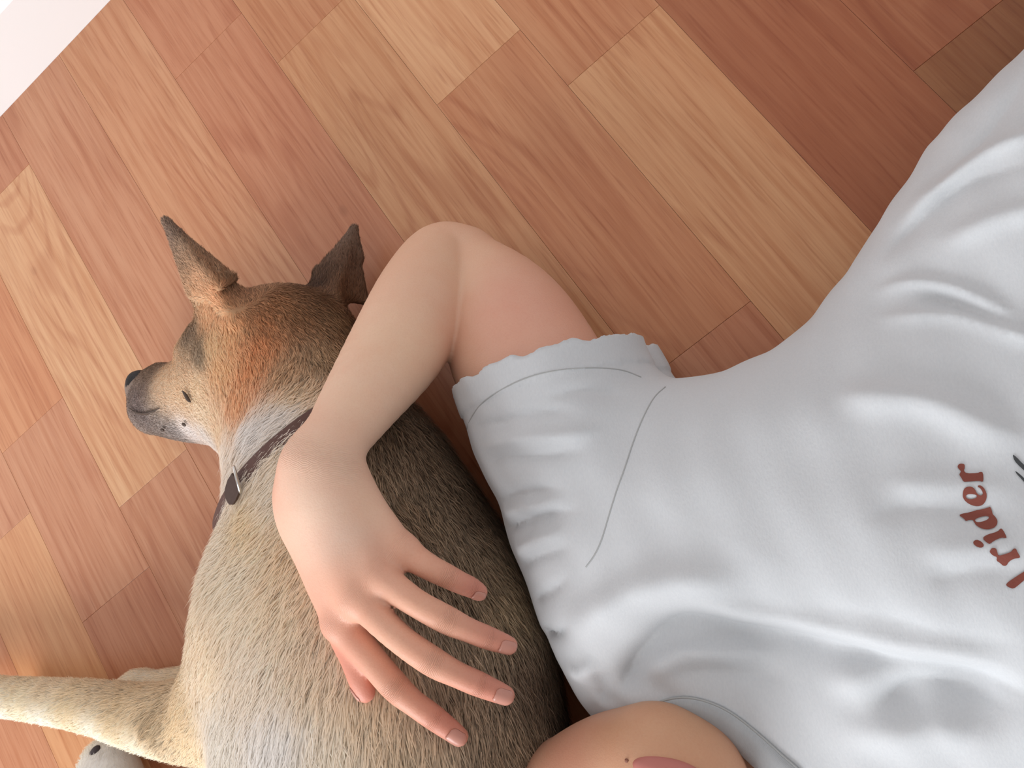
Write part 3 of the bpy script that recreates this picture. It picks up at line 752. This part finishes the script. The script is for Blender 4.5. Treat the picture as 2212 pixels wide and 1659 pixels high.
palm += chain([(700, 1120, 0.196, 70), (790, 1270, 0.196, 58)], 0.02)
fing = {
    'index': [mcp['index'], (800, 1422, 0.209, 31), (853, 1483, 0.208, 30), (893, 1518, 0.204, 25.5), (937, 1550, 0.199, 25), (992, 1591, 0.191, 20)],
    'middle': [mcp['middle'], (855, 1372, 0.219, 30.5), (931, 1427, 0.218, 30.5), (985, 1456, 0.211, 26), (1035, 1478, 0.204, 25), (1092, 1502, 0.195, 20)],
    'ring': [mcp['ring'], (895, 1300, 0.217, 29), (963, 1338, 0.213, 29), (1010, 1360, 0.206, 24.5), (1052, 1377, 0.198, 23.5), (1099, 1394, 0.189, 19)],
    'pinky': [mcp['pinky'], (922, 1222, 0.200, 27), (965, 1244, 0.195, 24.5), (995, 1259, 0.190, 22), (1016, 1268, 0.185, 20.5), (1037, 1279, 0.180, 16.5)],
    'thumb': [(655, 1085, 0.196, 45), (715, 1270, 0.190, 42), (744, 1368, 0.196, 34), (762, 1420, 0.202, 27), (778, 1465, 0.204, 25), (790, 1497, 0.203, 20)],
}
arm_groups = [(0.012, upper_arm), (0.004, forearm + palm)]
for f_ in ('index', 'middle', 'ring', 'pinky', 'thumb'):
    arm_groups.append((0.0045, schain(fing[f_])))

# torso under the shirt and shirt volumes share these
TOR = [
    [(1480, 1430, 0.095, 180), (1400, 1310, 0.100, 195), (1345, 1150, 0.095, 195)],                     # trapezius to shoulder
    [(1580, 1330, 0.092, 290), (1660, 1160, 0.095, 335), (1960, 1040, 0.096, 335), (2150, 820, 0.094, 325), (2390, 560, 0.092, 400), (2760, 200, 0.09, 460)],
    [(1930, 1580, 0.092, 340), (2200, 1330, 0.105, 400), (2560, 950, 0.10, 400), (2900, 600, 0.095, 420)],
    [(1760, 1500, 0.090, 240), (2000, 1250, 0.112, 330), (2300, 1000, 0.108, 330)],
    [(2000, 1800, 0.105, 250), (2150, 2050, 0.10, 215)],
]
def torso(dr, k=0.045):
    out = []
    for i, c in enumerate(TOR): out += chain(c, k if i else 0.03, 1.32, dr)
    return out
neck = chain([(1540, 1560, 0.100, 165), (1440, 1720, 0.090, 165)], 0.03)
# head: axis from chin to crown
hx = P(1230, 2100, 0.1) - P(1500, 1640, 0.1); hx[2] = 0
HA = frame(hx)                    # x towards the crown, y across the face, z up out of the face
chin = P(1474, 1672, 0.176)
def hp(x, y, z): return chin + HA[0] * x + HA[1] * y + HA[2] * z
def scl(px, p): return px * depth(p) / F
head = [EL(hp(0.105, 0.0, -0.048), HA, (0.098, 0.070, 0.086), 0.03),
        EL(hp(0.050, 0.0, -0.020), HA, (0.058, 0.058, 0.040), 0.03),
        RC(hp(0.000, 0.006, 0.0), hp(0.004, -0.010, 0.0), 0.0205, 0.0205, 0.02),
        RC(hp(0.004, 0.016, -0.004), hp(0.068, 0.052, -0.052), 0.022, 0.017, 0.028),
        RC(hp(0.004, -0.018, -0.004), hp(0.074, -0.060, -0.050), 0.022, 0.018, 0.045),
        RC(hp(0.034, 0.0, 0.012), hp(0.040, 0.0, 0.012), 0.013, 0.013, 0.02),
        RC(hp(0.058, 0, 0.032), hp(0.098, 0, 0.020), 0.010, 0.006, 0.012),
        RC(hp(0.058, 0.011, 0.024), hp(0.058, -0.011, 0.024), 0.007, 0.007, 0.008),
        RC(hp(0.105, 0.014, 0.012), hp(0.105, 0.045, 0.004), 0.011, 0.010, 0.015),
        RC(hp(0.105, -0.014, 0.012), hp(0.105, -0.045, 0.004), 0.011, 0.010, 0.015),
        EL(hp(0.085, 0.074, -0.055), HA, (0.028, 0.007, 0.016), 0.008),
        EL(hp(0.085, -0.074, -0.055), HA, (0.028, 0.007, 0.016), 0.008)]
# the other arm lies outside the frame, bent on the floor
r_arm = chain([(2120, 2000, 0.095, 165), (2330, 2330, 0.06, 140), (2420, 2440, 0.05, 120)], 0.02) + chain([(2420, 2440, 0.05, 115), (2350, 2750, 0.05, 110), (2250, 3000, 0.045, 85), (2230, 3070, 0.04, 85)], 0.02)
for i, (du, ln) in enumerate(((-70, 150), (-25, 215), (20, 235), (62, 210))):
    r_arm += chain([(2230 + du * 0.4, 3070, 0.036, 40), (2225 + du, 3150, 0.034, 36), (2220 + du * 1.2, 3150 + ln, 0.018, 26)], 0.01)
r_arm += chain([(2270, 3030, 0.04, 45), (2370, 3120, 0.03, 36), (2400, 3200, 0.02, 28)], 0.01)
body_solid = Solid([(0.02, torso(-0.034) + neck)] + [(0.02, head)] + arm_groups + [(0.02, r_arm)], floor_clip, slack=0.035)
bV, bQ = body_solid.mesh((P(590, 1060, 0.2)[0] - 0.03, P(2230, 3380, 0)[1] - 0.03, -0.006),
                         (P(2900, 600, 0.1)[0] + 0.08, P(980, 470, 0)[1] + 0.03, 0.245), 0.0022, 1)
skin_seeds = [(950, 600, 0.09, (214, 174, 148)), (860, 740, 0.16, (222, 186, 160)), (780, 860, 0.19, (224, 190, 166)), (700, 980, 0.22, (222, 188, 166)), (1120, 660, 0.12, (208, 156, 136)), (1150, 780, 0.14, (210, 160, 140)),
              (680, 1090, 0.235, (222, 190, 170)), (740, 1160, 0.235, (206, 178, 162)), (790, 1090, 0.22, (216, 178, 154)), (770, 1290, 0.235, (212, 160, 136)), (820, 1250, 0.232, (212, 162, 140)), (735, 1345, 0.225, (208, 152, 130)), (868, 1188, 0.222, (212, 160, 136)),
              (853, 1483, 0.225, (204, 148, 124)), (931, 1427, 0.235, (206, 150, 126)), (963, 1338, 0.23, (206, 150, 126)), (965, 1244, 0.215, (202, 146, 122)), (800, 1420, 0.225, (210, 160, 136)), (850, 1370, 0.235, (212, 164, 140)), (895, 1300, 0.232, (212, 164, 140)),
              (990, 1590, 0.2, (188, 122, 104)), (1090, 1500, 0.205, (188, 122, 104)), (1098, 1394, 0.2, (188, 124, 106)), (1036, 1279, 0.19, (186, 120, 104)), (790, 1505, 0.19, (200, 118, 106)), (765, 1440, 0.2, (204, 132, 114)),
              (620, 1040, 0.22, (216, 168, 146)), (1400, 1600, 0.185, (190, 146, 116)), (1600, 1620, 0.16, (186, 134, 106)), (1200, 1640, 0.14, (200, 150, 124)), (1500, 1600, 0.18, (184, 140, 110)), (1300, 1900, 0.2, (206, 158, 134)), (2300, 2600, 0.1, (216, 174, 148))]  # chin tones are darkened skin, its shade put into the colour
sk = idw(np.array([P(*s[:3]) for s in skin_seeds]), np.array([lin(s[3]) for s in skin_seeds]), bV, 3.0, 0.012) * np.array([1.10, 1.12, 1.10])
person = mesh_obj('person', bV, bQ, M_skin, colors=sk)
# skin folds over the finger joints and the wrist: strength and position along the limb, read by the skin bump
wr = np.zeros((len(bV), 4), np.float32); wr[:, 3] = 1
def crease(ja, jb, rad, sig, amt):
    pa = P(*ja[:3]); ax = P(*jb[:3]) - pa; ax /= np.linalg.norm(ax)
    q = bV - pa; t = q @ ax; rr = np.linalg.norm(q - t[:, None] * ax, axis=1)
    up_ = np.clip((q[:, 2] - (t * ax[2])) / rad * 1.6 + 0.1, 0, 1)
    m = np.exp(-(t / sig) ** 2) * np.clip(2 - rr / rad, 0, 1) * up_ * amt
    m[(rr > rad * 2) | (np.abs(t) > sig * 3)] = 0
    k_ = m > wr[:, 0]
    wr[k_, 0] = m[k_]; wr[k_, 1] = t[k_] * 100
for f_ in ('index', 'middle', 'ring', 'pinky'):
    c_ = fing[f_]
    crease(c_[2], c_[3], 0.010, 0.0050, 1.0); crease(c_[4], c_[5], 0.009, 0.0028, 0.7)
    crease(c_[0], c_[1], 0.012, 0.0055, 0.35)
crease((722, 985, 0.205), (705, 1040, 0.205), 0.024, 0.010, 0.8)
wa = person.data.color_attributes.new('Wr', 'FLOAT_COLOR', 'POINT'); wa.data.foreach_set('color', wr.ravel())
tag(person, 'person in a pale grey T-shirt lying down, arm wrapped around the dog', 'person')

# fingernails: thin curved plates seated on the finger ends
bbv = bvh_of(person)
def nail(a, b, w_, l_, roll=0.0):
    """a = joint before the tip, b = tip centre (u, v, z, r); plate on the back of the fingertip"""
    pa, _ = PR(*a); pb, rb_ = PR(*b)
    ax = pb - pa; ax /= np.linalg.norm(ax)
    up = np.array([math.sin(roll) * -ax[1], math.sin(roll) * ax[0], math.cos(roll)]); up -= ax * (up @ ax); up /= np.linalg.norm(up)
    sd = np.cross(ax, up)
    V = []; m, n_ = 9, 8
    rr = rb_ * 1.02
    for i in range(m):
        s_ = i / (m - 1)
        x = (s_ - 0.76) * l_ + 0.0012
        for j in range(n_ + 1):
            t = (j / n_ - 0.5) * 2
            # rounded ends
            wx = w_ * (1 - max(0, (s_ - 0.72) / 0.28) ** 2.2 * 0.75) * (1 - max(0, (0.22 - s_) / 0.22) ** 2 * 0.35)
            y = t * wx
            c = pb + ax * x + sd * y + up * (rr * 3)
            h_, n2, _, _ = bbv.ray_cast(Vector(c), Vector(-up), rr * 5)
            q = np.array(h_) + up * 0.0005 if h_ is not None else pb + ax * x + sd * y + up * math.sqrt(max(rr * rr - y * y, 0))
            if s_ > 0.85:   # free edge stays level instead of following the fingertip down
                q = pb + ax * x + sd * y + up * max((q - pb) @ up, prev[j] - 0.0011)
            if i == m - 3 or (s_ <= 0.85): prev = prev if j else [0] * (n_ + 1)
            prev[j] = (q - pb) @ up
            V.append(q)
    V = np.array(V); k_ = n_ + 1
    top = V + up * 0.0005
    VV = np.vstack([top, V - up * 0.0004])
    N_ = len(V); Fc = []
    for i in range(m - 1):
        for j in range(n_):
            a_ = i * k_ + j
            Fc.append((a_, a_ + 1, a_ + k_ + 1, a_ + k_)); Fc.append((N_ + a_, N_ + a_ + k_, N_ + a_ + k_ + 1, N_ + a_ + 1))
    bd = [j for j in range(k_)] + [i * k_ + n_ for i in range(1, m)] + [(m - 1) * k_ + j for j in range(n_ - 1, -1, -1)] + [i * k_ for i in range(m - 2, 0, -1)]
    for x, y in zip(bd, bd[1:] + bd[:1]): Fc.append((y, x, N_ + x, N_ + y))
    return mesh_obj('fingernail', VV, Fc, M_nail, person)
nail(fing['index'][4], fing['index'][5], 0.0047, 0.0128, 0.15)
nail(fing['middle'][4], fing['middle'][5], 0.0047, 0.0128, 0.1)
nail(fing['ring'][4], fing['ring'][5], 0.0044, 0.0118, 0.0)
nail(fing['pinky'][4], fing['pinky'][5], 0.0036, 0.0095, -0.2)
nail(fing['thumb'][4], fing['thumb'][5], 0.0046, 0.0105, -1.25)

# lips
lipc = P(1448, 1672, 0.2025)
lax = frame(P(1500, 1706, 0.19) - P(1340, 1660, 0.19))
lips = Solid([(0.0015, [EL(lipc, lax, (0.0215, 0.0085, 0.0075), 0.004)]), (0.0015, [EL(lipc + HA[0] * 0.0125 + HA[2] * 0.0015, lax, (0.022, 0.0065, 0.007), 0.004)])])
a, b = lips.mesh(lipc - 0.045, lipc + 0.045, 0.0013)
lo_ = mesh_obj('lips', a, b, M_lip, person); lo_['label'] = 'pink closed lips'
mp_, _mn = cast(bbv, 1354, 1643)
if mp_ is not None:
    ms = Solid([(0.001, [EL(mp_, EYE3, (0.0014, 0.0013, 0.0008), 0.001)])])
    a, b = ms.mesh(mp_ - 0.005, mp_ + 0.005, 0.0007)
    mesh_obj('mole', a, b, simple('mole', (128, 78, 58), 0.6), person)
# eyes closed, brows and hair (outside the frame)
for sgn in (1, -1):
    q = [hp(0.098, sgn * (0.014 + 0.030 * t), 0.019 - 0.010 * t - 0.006 * (2 * t - 1) ** 2 * 0.2) for t in np.linspace(0, 1, 9)]
    tube('eyelashes', q, 0.0014, M_hairp, person, 6)
    q = [hp(0.118, sgn * (0.012 + 0.036 * t), 0.021 - 0.012 * t) for t in np.linspace(0, 1, 9)]
    tube('eyebrow', q, 0.0026, M_hairp, person, 6)
def hair_post(p, d):
    q = (p - chin) @ HA.T
    return np.maximum(np.maximum(d, 0.098 - q[:, 0] + np.maximum(q[:, 2] + 0.055, 0) * 0.75), FLR - p[:, 2])
hair = Solid([(0.02, [EL(hp(0.112, 0.0, -0.054), HA, (0.104, 0.079, 0.090), 0.03), RC(hp(0.17, 0.05, -0.12), hp(0.20, -0.05, -0.12), 0.05, 0.05, 0.03)])], hair_post)
hc = hp(0.13, 0, -0.06)
a, b = hair.mesh(hc - 0.18, hc + 0.18, 0.004)
mesh_obj('hair', a, b, M_hairp, person)

# ------------------------------------------------------------------ T-shirt
hem0, hem1, hem2 = P(985, 862, 0.075), P(1402, 752, 0.035), P(1195, 752, 0.14)
hem_n = np.cross(hem1 - hem0, hem2 - hem0); hem_n /= np.linalg.norm(hem_n)
if hem_n @ (P(1000, 570, 0.05) - hem0) < 0: hem_n = -hem_n      # points towards the elbow
sleeve = schain([(1140, 690, 0.080, 202), (1186, 812, 0.084, 207), (1284, 1040, 0.094, 212), (1365, 1210, 0.100, 212), (1440, 1360, 0.100, 205), (1520, 1440, 0.096, 180)], 3, 0.004, 1.06)
flap = chain([(1352, 700, 0.026, 42), (1388, 800, 0.030, 44), (1450, 900, 0.05, 60)], 0.012)
arm_cav = Solid([(0.012, upper_arm)])
# folds: (kind, amplitude mm, width one side px, width other side px, z, points); sides: left/right of travel
FOLDS = [
    # valley: crisp crease over the upper chest, bright far lip and long shaded near slope
    (1, 6, 26, 26, 0.19, [(1400, 1372), (1468, 1318), (1600, 1338), (1750, 1362), (1900, 1392), (2050, 1414), (2150, 1438), (2260, 1490)]),
    (-1, 19, 24, 100, 0.19, [(1312, 1545), (1335, 1478), (1385, 1405), (1470, 1344), (1600, 1366), (1750, 1390), (1900, 1420), (2050, 1442), (2150, 1466), (2260, 1520)]),
    (1, 9, 45, 40, 0.18, [(1188, 1408), (1250, 1356), (1330, 1302), (1420, 1268), (1540, 1262), (1640, 1290)]),
    (-1, 6, 16, 22, 0.15, [(1298, 1530), (1300, 1480), (1288, 1440)]),
    (1, 7, 22, 36, 0.19, [(1352, 1540), (1400, 1470), (1470, 1432), (1600, 1430), (1720, 1446)]),
    (-1, 4, 40, 30, 0.19, [(1400, 1500), (1500, 1472), (1620, 1480), (1720, 1500)]),
    (1, 6, 40, 40, 0.20, [(1760, 1520), (1860, 1490), (1990, 1462), (2100, 1480)]),
    (-1, 10, 35, 70, 0.20, [(1890, 1580), (1950, 1530), (2010, 1490), (2120, 1510), (2260, 1560)]),
    (1, 5, 40, 45, 0.20, [(1800, 1600), (1900, 1620), (2050, 1600), (2230, 1620)]),
    (1, 8, 28, 42, 0.18, [(1790, 868), (1880, 850), (2010, 868), (2130, 922), (2240, 975)]),
    (-1, 4, 40, 40, 0.17, [(1700, 1290), (1900, 1318), (2050, 1352), (2230, 1372)]),
    (1, 5, 14, 16, 0.14, [(1870, 642), (1945, 622), (2022, 637), (2106, 680), (2200, 748)]),
    (1, 5, 14, 20, 0.15, [(1870, 694), (1960, 688), (2060, 697), (2174, 744), (2240, 756)]),
    (-1, 4, 16, 14, 0.145, [(1960, 655), (2020, 664), (2090, 700), (2160, 738)]),
    (-1, 6, 16, 30, 0.10, [(1878, 612), (1938, 540), (2022, 469), (2100, 445), (2240, 432)]),
    (1, 7, 20, 20, 0.10, [(1905, 545), (1980, 469), (2064, 410), (2140, 385), (2230, 362)]),
    (-1, 5, 18, 20, 0.09, [(1960, 480), (2005, 439), (2077, 376), (2128, 308), (2200, 190)]),
    (1, 5, 25, 25, 0.13, [(2000, 570), (2100, 520), (2240, 500)]),
    (-1, 5, 40, 30, 0.19, [(1850, 1118), (1960, 1098), (2060, 1102), (2230, 1118)]),
    (1, 3, 30, 30, 0.19, [(1880, 1060), (1980, 1045), (2090, 1052), (2230, 1060)]),
    (-1, 3, 35, 30, 0.19, [(1990, 1255), (2080, 1232), (2230, 1226)]),
    (1, 3, 30, 30, 0.19, [(1960, 1200), (2080, 1180), (2230, 1180)]),
    # sleeve wrinkles
    (-1, 5.0, 12, 14, 0.13, [(1030, 1010), (1100, 990), (1200, 985), (1310, 972)]),
    (1, 3.7, 16, 14, 0.13, [(1020, 975), (1120, 955), (1240, 945), (1330, 930)]),
    (-1, 4.0, 10, 14, 0.13, [(1005, 930), (1100, 912), (1200, 895), (1290, 900)]),
    (-1, 5.0, 12, 16, 0.13, [(1060, 1085), (1140, 1062), (1260, 1050)]),
    (-1, 7.0, 12, 18, 0.13, [(1078, 1150), (1130, 1128), (1200, 1108), (1290, 1092)]),
    (1, 4.7, 14, 16, 0.13, [(1070, 1115), (1150, 1095), (1260, 1075)]),
    (-1, 5.4, 12, 16, 0.13, [(1110, 1235), (1180, 1195), (1270, 1168)]),
    (1, 4.7, 14, 16, 0.13, [(1100, 1205), (1170, 1165), (1260, 1135)]),
    (-1, 5.4, 12, 18, 0.13, [(1140, 1300), (1200, 1270), (1262, 1226)]),
    (-1, 7.8, 12, 14, 0.12, [(1168, 1350), (1200, 1362), (1230, 1352), (1262, 1322)]),
    (-1, 3.1, 14, 14, 0.13, [(1180, 870), (1280, 850), (1370, 862)]),
    (1, 6.2, 20, 24, 0.14, [(1215, 1430), (1245, 1450), (1275, 1440), (1300, 1400)]),
]
fold_data = []
for sg_, amp, wl, wr, z_, pts in FOLDS:
    q = spline([P(u, v, z_) for u, v in pts], len(pts) * 5)
    px = depth(q[len(q) // 2]) / F
    fold_data.append((sg_ * amp * 0.001, wl * px, wr * px, q[:, :2], q[:, :2].min(0) - 4 * max(wl, wr) * px, q[:, :2].max(0) + 4 * max(wl, wr) * px))
nzv = rng.normal(size=(8, 3)); nph = rng.random(8) * 6.28
def fold_h(p):
    h_ = np.zeros(len(p))
    for amp, wl, wr, q, lo, hi in fold_data:
        m = (p[:, 0] > lo[0]) & (p[:, 0] < hi[0]) & (p[:, 1] > lo[1]) & (p[:, 1] < hi[1])
        if not m.any(): continue
        x = p[m, :2]
        best = np.full(len(x), 1e9); side = np.zeros(len(x)); tt = np.zeros(len(x))
        ns = len(q) - 1
        for i in range(ns):
            e = q[i + 1] - q[i]; r_ = x - q[i]
            t = np.clip(r_ @ e / (e @ e), 0, 1)
            dv = r_ - t[:, None] * e
            d2 = (dv * dv).sum(1)
            up = d2 < best
            best = np.where(up, d2, best)
            side = np.where(up, e[0] * r_[:, 1] - e[1] * r_[:, 0], side)
            tt = np.where(up, (i + t) / ns, tt)
        dd = np.sqrt(best)
        w_ = np.where(side > 0, wl, wr)
        fade = np.clip(np.minimum(tt, 1 - tt) * (7 if amp < -0.012 else 3), 0, 1)
        fade = fade * fade * (3 - 2 * fade)
        if amp < 0: g = np.exp(-np.sqrt(dd * dd + (0.1 * w_) ** 2) / w_)
        else: g = np.exp(-(dd / w_) ** 2)
        h_[m] += amp * g * fade
    n_ = np.zeros(len(p))
    for i in range(8): n_ += np.sin(p @ (nzv[i] * (28 + 9 * i)) + nph[i]) * (0.00055 if i < 5 else 0.00035)
    return h_ + n_
neck_cut = chain([(1490, 1725, 0.150, 165), (1400, 1860, 0.11, 280)], 0.02)
neck_s = Solid([(0.02, neck_cut)]); neck_c = P(1450, 1790, 0.13)
def shirt_post(p, d):
    top = np.clip((p[:, 2] - 0.02) / 0.05, 0, 1)
    d = d - fold_h(p) * top
    sh = (p - hem0) @ hem_n                                  # >0 beyond the hem, towards the elbow
    near = sh > -0.16
    loc_ = np.linalg.norm(p[:, :2] - P(1195, 800, 0.08)[:2], axis=1) < 0.16
    m = near & loc_
    wav = 0.0014 * np.sin(p[:, 0] * 150) + 0.0010 * np.sin(p[:, 0] * 310 + 1)
    d = d - np.where(m & (sh > -0.021), 0.0011, 0.0)          # doubled hem band
    d = np.where(m, np.maximum(d, sh + wav), d)
    mc = m & (sh > -0.035)
    if mc.any(): d[mc] = np.maximum(d[mc], -(arm_cav.f(p[mc]) - 0.0045))
    mn = np.linalg.norm(p - neck_c, axis=1) < 0.22
    if mn.any(): d[mn] = np.maximum(d[mn], -neck_s.f(p[mn]))
    # lower hem far beyond the frame
    return np.maximum(d, FLR - p[:, 2])
shirt_solid = Solid([(0.02, sleeve + torso(0.0)), (0.014, flap)], shirt_post, slack=0.045)
sV, sQ = shirt_solid.mesh((P(970, 860, 0.1)[0] - 0.04, P(2150, 2050, 0)[1] - 0.14, -0.006),
                          (P(2760, 300, 0.1)[0] + 0.16, P(2760, 250, 0.1)[1] + 0.14, 0.235), 0.0027, 1, 0.012)
shirt = mesh_obj('t_shirt', sV, sQ, M_shirt, person)
shirt['label'] = 'pale grey short-sleeved cotton T-shirt with printed lettering'
sbv = bvh_of(shirt)
def on_shirt(u, v, off):
    h_, n_ = cast(sbv, u, v)
    return h_ + n_ * off if h_ is not None else None
def seam(name, pts, r, mat=M_thread, n=60, off=0.0):
    q = [on_shirt(u, v, off) for u, v in spline(pts, n)]
    q = np.array([x for x in q if x is not None])
    for _ in range(2): q[1:-1] = (q[:-2] + 2 * q[1:-1] + q[2:]) / 4
    return tube(name, q, r, mat, shirt, 6)
seam('armhole_seam', [(1437, 836), (1412, 860), (1388, 905), (1368, 955), (1350, 1010), (1332, 1060), (1315, 1115), (1300, 1165), (1284, 1200), (1266, 1225)], 0.0005)
seam('hem_stitching', [(1006, 950), (1012, 915), (1040, 872), (1090, 838), (1150, 812), (1220, 798), (1290, 795), (1345, 800), (1385, 815)], 0.0005)
# ribbed collar band
cb = spline([(1340, 1590), (1362, 1558), (1390, 1535), (1430, 1514), (1478, 1505), (1530, 1515), (1582, 1540), (1640, 1585), (1690, 1630), (1735, 1672), (1770, 1740), (1780, 1820), (1760, 1900)], 420)
cq = []
for u, v in cb:
    q = on_shirt(u, v, 0.0006)
    cq.append(q if q is not None else (cq[-1] if cq else P(u, v, 0.15)))
cq = np.array(cq)
for _ in range(60): cq[1:-1] = (cq[:-2] + 2 * cq[1:-1] + cq[2:]) / 4
ncen = P(1500, 1745, 0.12)
V = []; prof = [(0.0, 0.0), (0.001, 0.0016), (0.006, 0.0024), (0.012, 0.0022), (0.017, 0.0006), (0.0185, -0.003), (0.016, -0.005), (0.0, -0.004)]
for i, q in enumerate(cq):
    dn = ncen - q; dn[2] = 0; dn /= np.linalg.norm(dn)
    rib = 0.00022 * (1 if (i // 1) % 2 else -1)
    for a_, z_ in prof: V.append(q + dn * a_ + np.array([0, 0, z_ - a_ * 0.12 + (rib if 0.0005 < a_ < 0.0175 else 0)]))
np_ = len(prof); m_ = len(cq)
Fc = [(i * np_ + j, (i + 1) * np_ + j, (i + 1) * np_ + (j + 1) % np_, i * np_ + (j + 1) % np_) for i in range(m_ - 1) for j in range(np_)]
Fc += [tuple(range(np_)), tuple((m_ - 1) * np_ + j for j in range(np_))[::-1]]
co_ = mesh_obj('collar_band', V, Fc, M_rib, shirt, smooth=True); co_['label'] = 'ribbed round collar band'
tube('collar_seam', cq + np.array([0, 0, 0.0006]), 0.0007, M_thread, shirt, 6)

# printed lettering: outlines in photo pixels, laid onto the cloth
K4, OX, OY = 212.0 / 837.0, 2000.0, 900.0
GLYPHS = [
    ('printed_letter', M_print, [[(268, 425), (285, 402), (330, 405), (332, 440), (322, 465), (345, 487), (440, 485), (465, 472), (487, 480), (490, 555), (475, 560), (455, 550), (340, 560), (318, 558), (305, 530), (283, 500), (290, 485), (300, 470), (275, 445)]]),
    ('printed_letter', M_print, [[(312, 660), (320, 620), (350, 598), (385, 596), (415, 615), (430, 645), (445, 665), (470, 672), (485, 660), (480, 635), (460, 610), (440, 600), (445, 585), (475, 590), (505, 625), (520, 670), (510, 720), (480, 755), (440, 765), (390, 755), (340, 725), (315, 690)],
                                 [(335, 680), (350, 662), (385, 657), (430, 665), (435, 685), (405, 700), (360, 702)]]),
    ('printed_letter', M_print, [[(278, 845), (310, 830), (370, 820), (430, 800), (530, 775), (545, 765), (560, 790), (570, 835), (590, 855), (612, 890), (605, 930), (575, 955), (530, 967), (480, 962), (430, 935), (410, 905), (400, 885), (365, 885), (340, 897), (325, 875)],
                                 [(415, 885), (435, 870), (500, 850), (540, 855), (530, 880), (480, 900), (430, 905)]]),
    ('printed_letter', M_print, [[(478, 1040), (520, 1010), (610, 985), (635, 955), (655, 965), (690, 1035), (675, 1040), (640, 1035), (580, 1060), (545, 1090), (520, 1080)],
                                 [(398, 1080), (415, 1055), (450, 1055), (490, 1085), (492, 1110), (465, 1122), (425, 1108)]]),
    ('printed_letter', M_print, [[(540, 1145), (560, 1120), (595, 1122), (605, 1150), (615, 1185), (660, 1175), (720, 1155), (745, 1125), (765, 1125), (780, 1160), (805, 1195), (790, 1205), (745, 1210), (705, 1235), (685, 1270), (655, 1270), (630, 1245), (598, 1225), (605, 1195), (575, 1185), (548, 1165)]]),
    ('printed_letter', M_print, [[(678, 1435), (700, 1410), (760, 1370), (837, 1320), (900, 1278), (925, 1318), (860, 1375), (790, 1435), (745, 1470), (700, 1455)]]),
    ('printed_leaf', M_dark, [[(735, 318), (770, 345), (820, 400), (900, 470), (960, 560), (870, 490), (800, 430), (750, 375)]]),
    ('printed_leaf', M_dark, [[(755, 460), (790, 485), (850, 540), (920, 620), (860, 590), (810, 530), (770, 490)]]),
]
for gname, gm, loops in GLYPHS:
    cu = bpy.data.curves.new(gname, 'CURVE'); cu.dimensions = '2D'; cu.fill_mode = 'FRONT'
    for lp in loops:
        # soften the outline a little
        pts = np.array(lp, float); pts = np.stack([0.75 * pts + 0.25 * np.roll(pts, -1, 0), 0.25 * pts + 0.75 * np.roll(pts, -1, 0)], 1).reshape(-1, 2)
        sp = cu.splines.new('POLY'); sp.points.add(len(pts) - 1); sp.use_cyclic_u = True
        for q, (x, y) in zip(sp.points, pts): q.co = ((OX + x * K4) * 0.01, -(OY + y * K4) * 0.01, 0, 1)
    tmp = bpy.data.objects.new('tmp', cu); COL.objects.link(tmp)
    bpy.context.view_layer.update()
    me = bpy.data.meshes.new_from_object(tmp.evaluated_get(bpy.context.evaluated_depsgraph_get()))
    bpy.data.objects.remove(tmp); bpy.data.curves.remove(cu)
    bm = bmesh.new(); bm.from_mesh(me); bpy.data.meshes.remove(me)
    bmesh.ops.triangulate(bm, faces=bm.faces[:])
    for _ in range(4):
        lg = [e for e in bm.edges if e.calc_length() > 0.06]
        if not lg: break
        bmesh.ops.subdivide_edges(bm, edges=lg, cuts=1); bmesh.ops.triangulate(bm, faces=bm.faces[:])
    last = None
    for v in bm.verts:
        q = on_shirt(v.co.x * 100, -v.co.y * 100, 0.0006)
        if q is None: q = P(v.co.x * 100, -v.co.y * 100, last[2] if last is not None else 0.19)
        last = q; v.co = Vector(q)
    bmesh.ops.recalc_face_normals(bm, faces=bm.faces[:])
    me = bpy.data.meshes.new(gname); bm.to_mesh(me); bm.free(); me.materials.append(gm)
    o = bpy.data.objects.new(gname, me); COL.objects.link(o); o.parent = shirt

# trousers and socks, outside the frame
la = [P(2760, 330, 0.09), P(2870, 560, 0.09)]
dirl = np.array([0.72, 0.69, 0]); per = np.array([0.69, -0.72, 0])
hip = (la[0] + la[1]) / 2 + dirl * 0.10; hip[2] = 0.095
trs = [RC(hip + per * 0.09, hip - per * 0.09, 0.105, 0.105, 0.04, 1.1)]
for sgn in (1, -1):
    k0 = hip + per * 0.085 * sgn; k1 = k0 + dirl * 0.42 + per * 0.05 * sgn; k1[2] = 0.075; k2 = k1 + dirl * 0.40; k2[2] = 0.055
    trs += [RC(k0, k1, 0.09, 0.068, 0.03), RC(k1, k2, 0.068, 0.048, 0.03)]
    ft = Solid([(0.02, [RC(k2 - dirl * 0.03, k2 + dirl * 0.06, 0.038, 0.036, 0.02), RC(k2 + dirl * 0.06, k2 + dirl * 0.09 + np.array([0, 0, 0.13]), 0.037, 0.028, 0.02)])], floor_clip)
    a, b = ft.mesh(k2 - 0.15, k2 + np.array([0.25, 0.25, 0.24]), 0.006)
    mesh_obj('sock', a, b, M_rib, person)
tr = Solid([(0.02, trs)], lambda p, d: np.maximum(floor_clip(p, d), 0))
tr.post = floor_clip
a, b = tr.mesh(hip - 0.35, hip + np.array([0.85, 0.85, 0.2]), 0.008)
mesh_obj('trousers', a, b, M_denim, person)
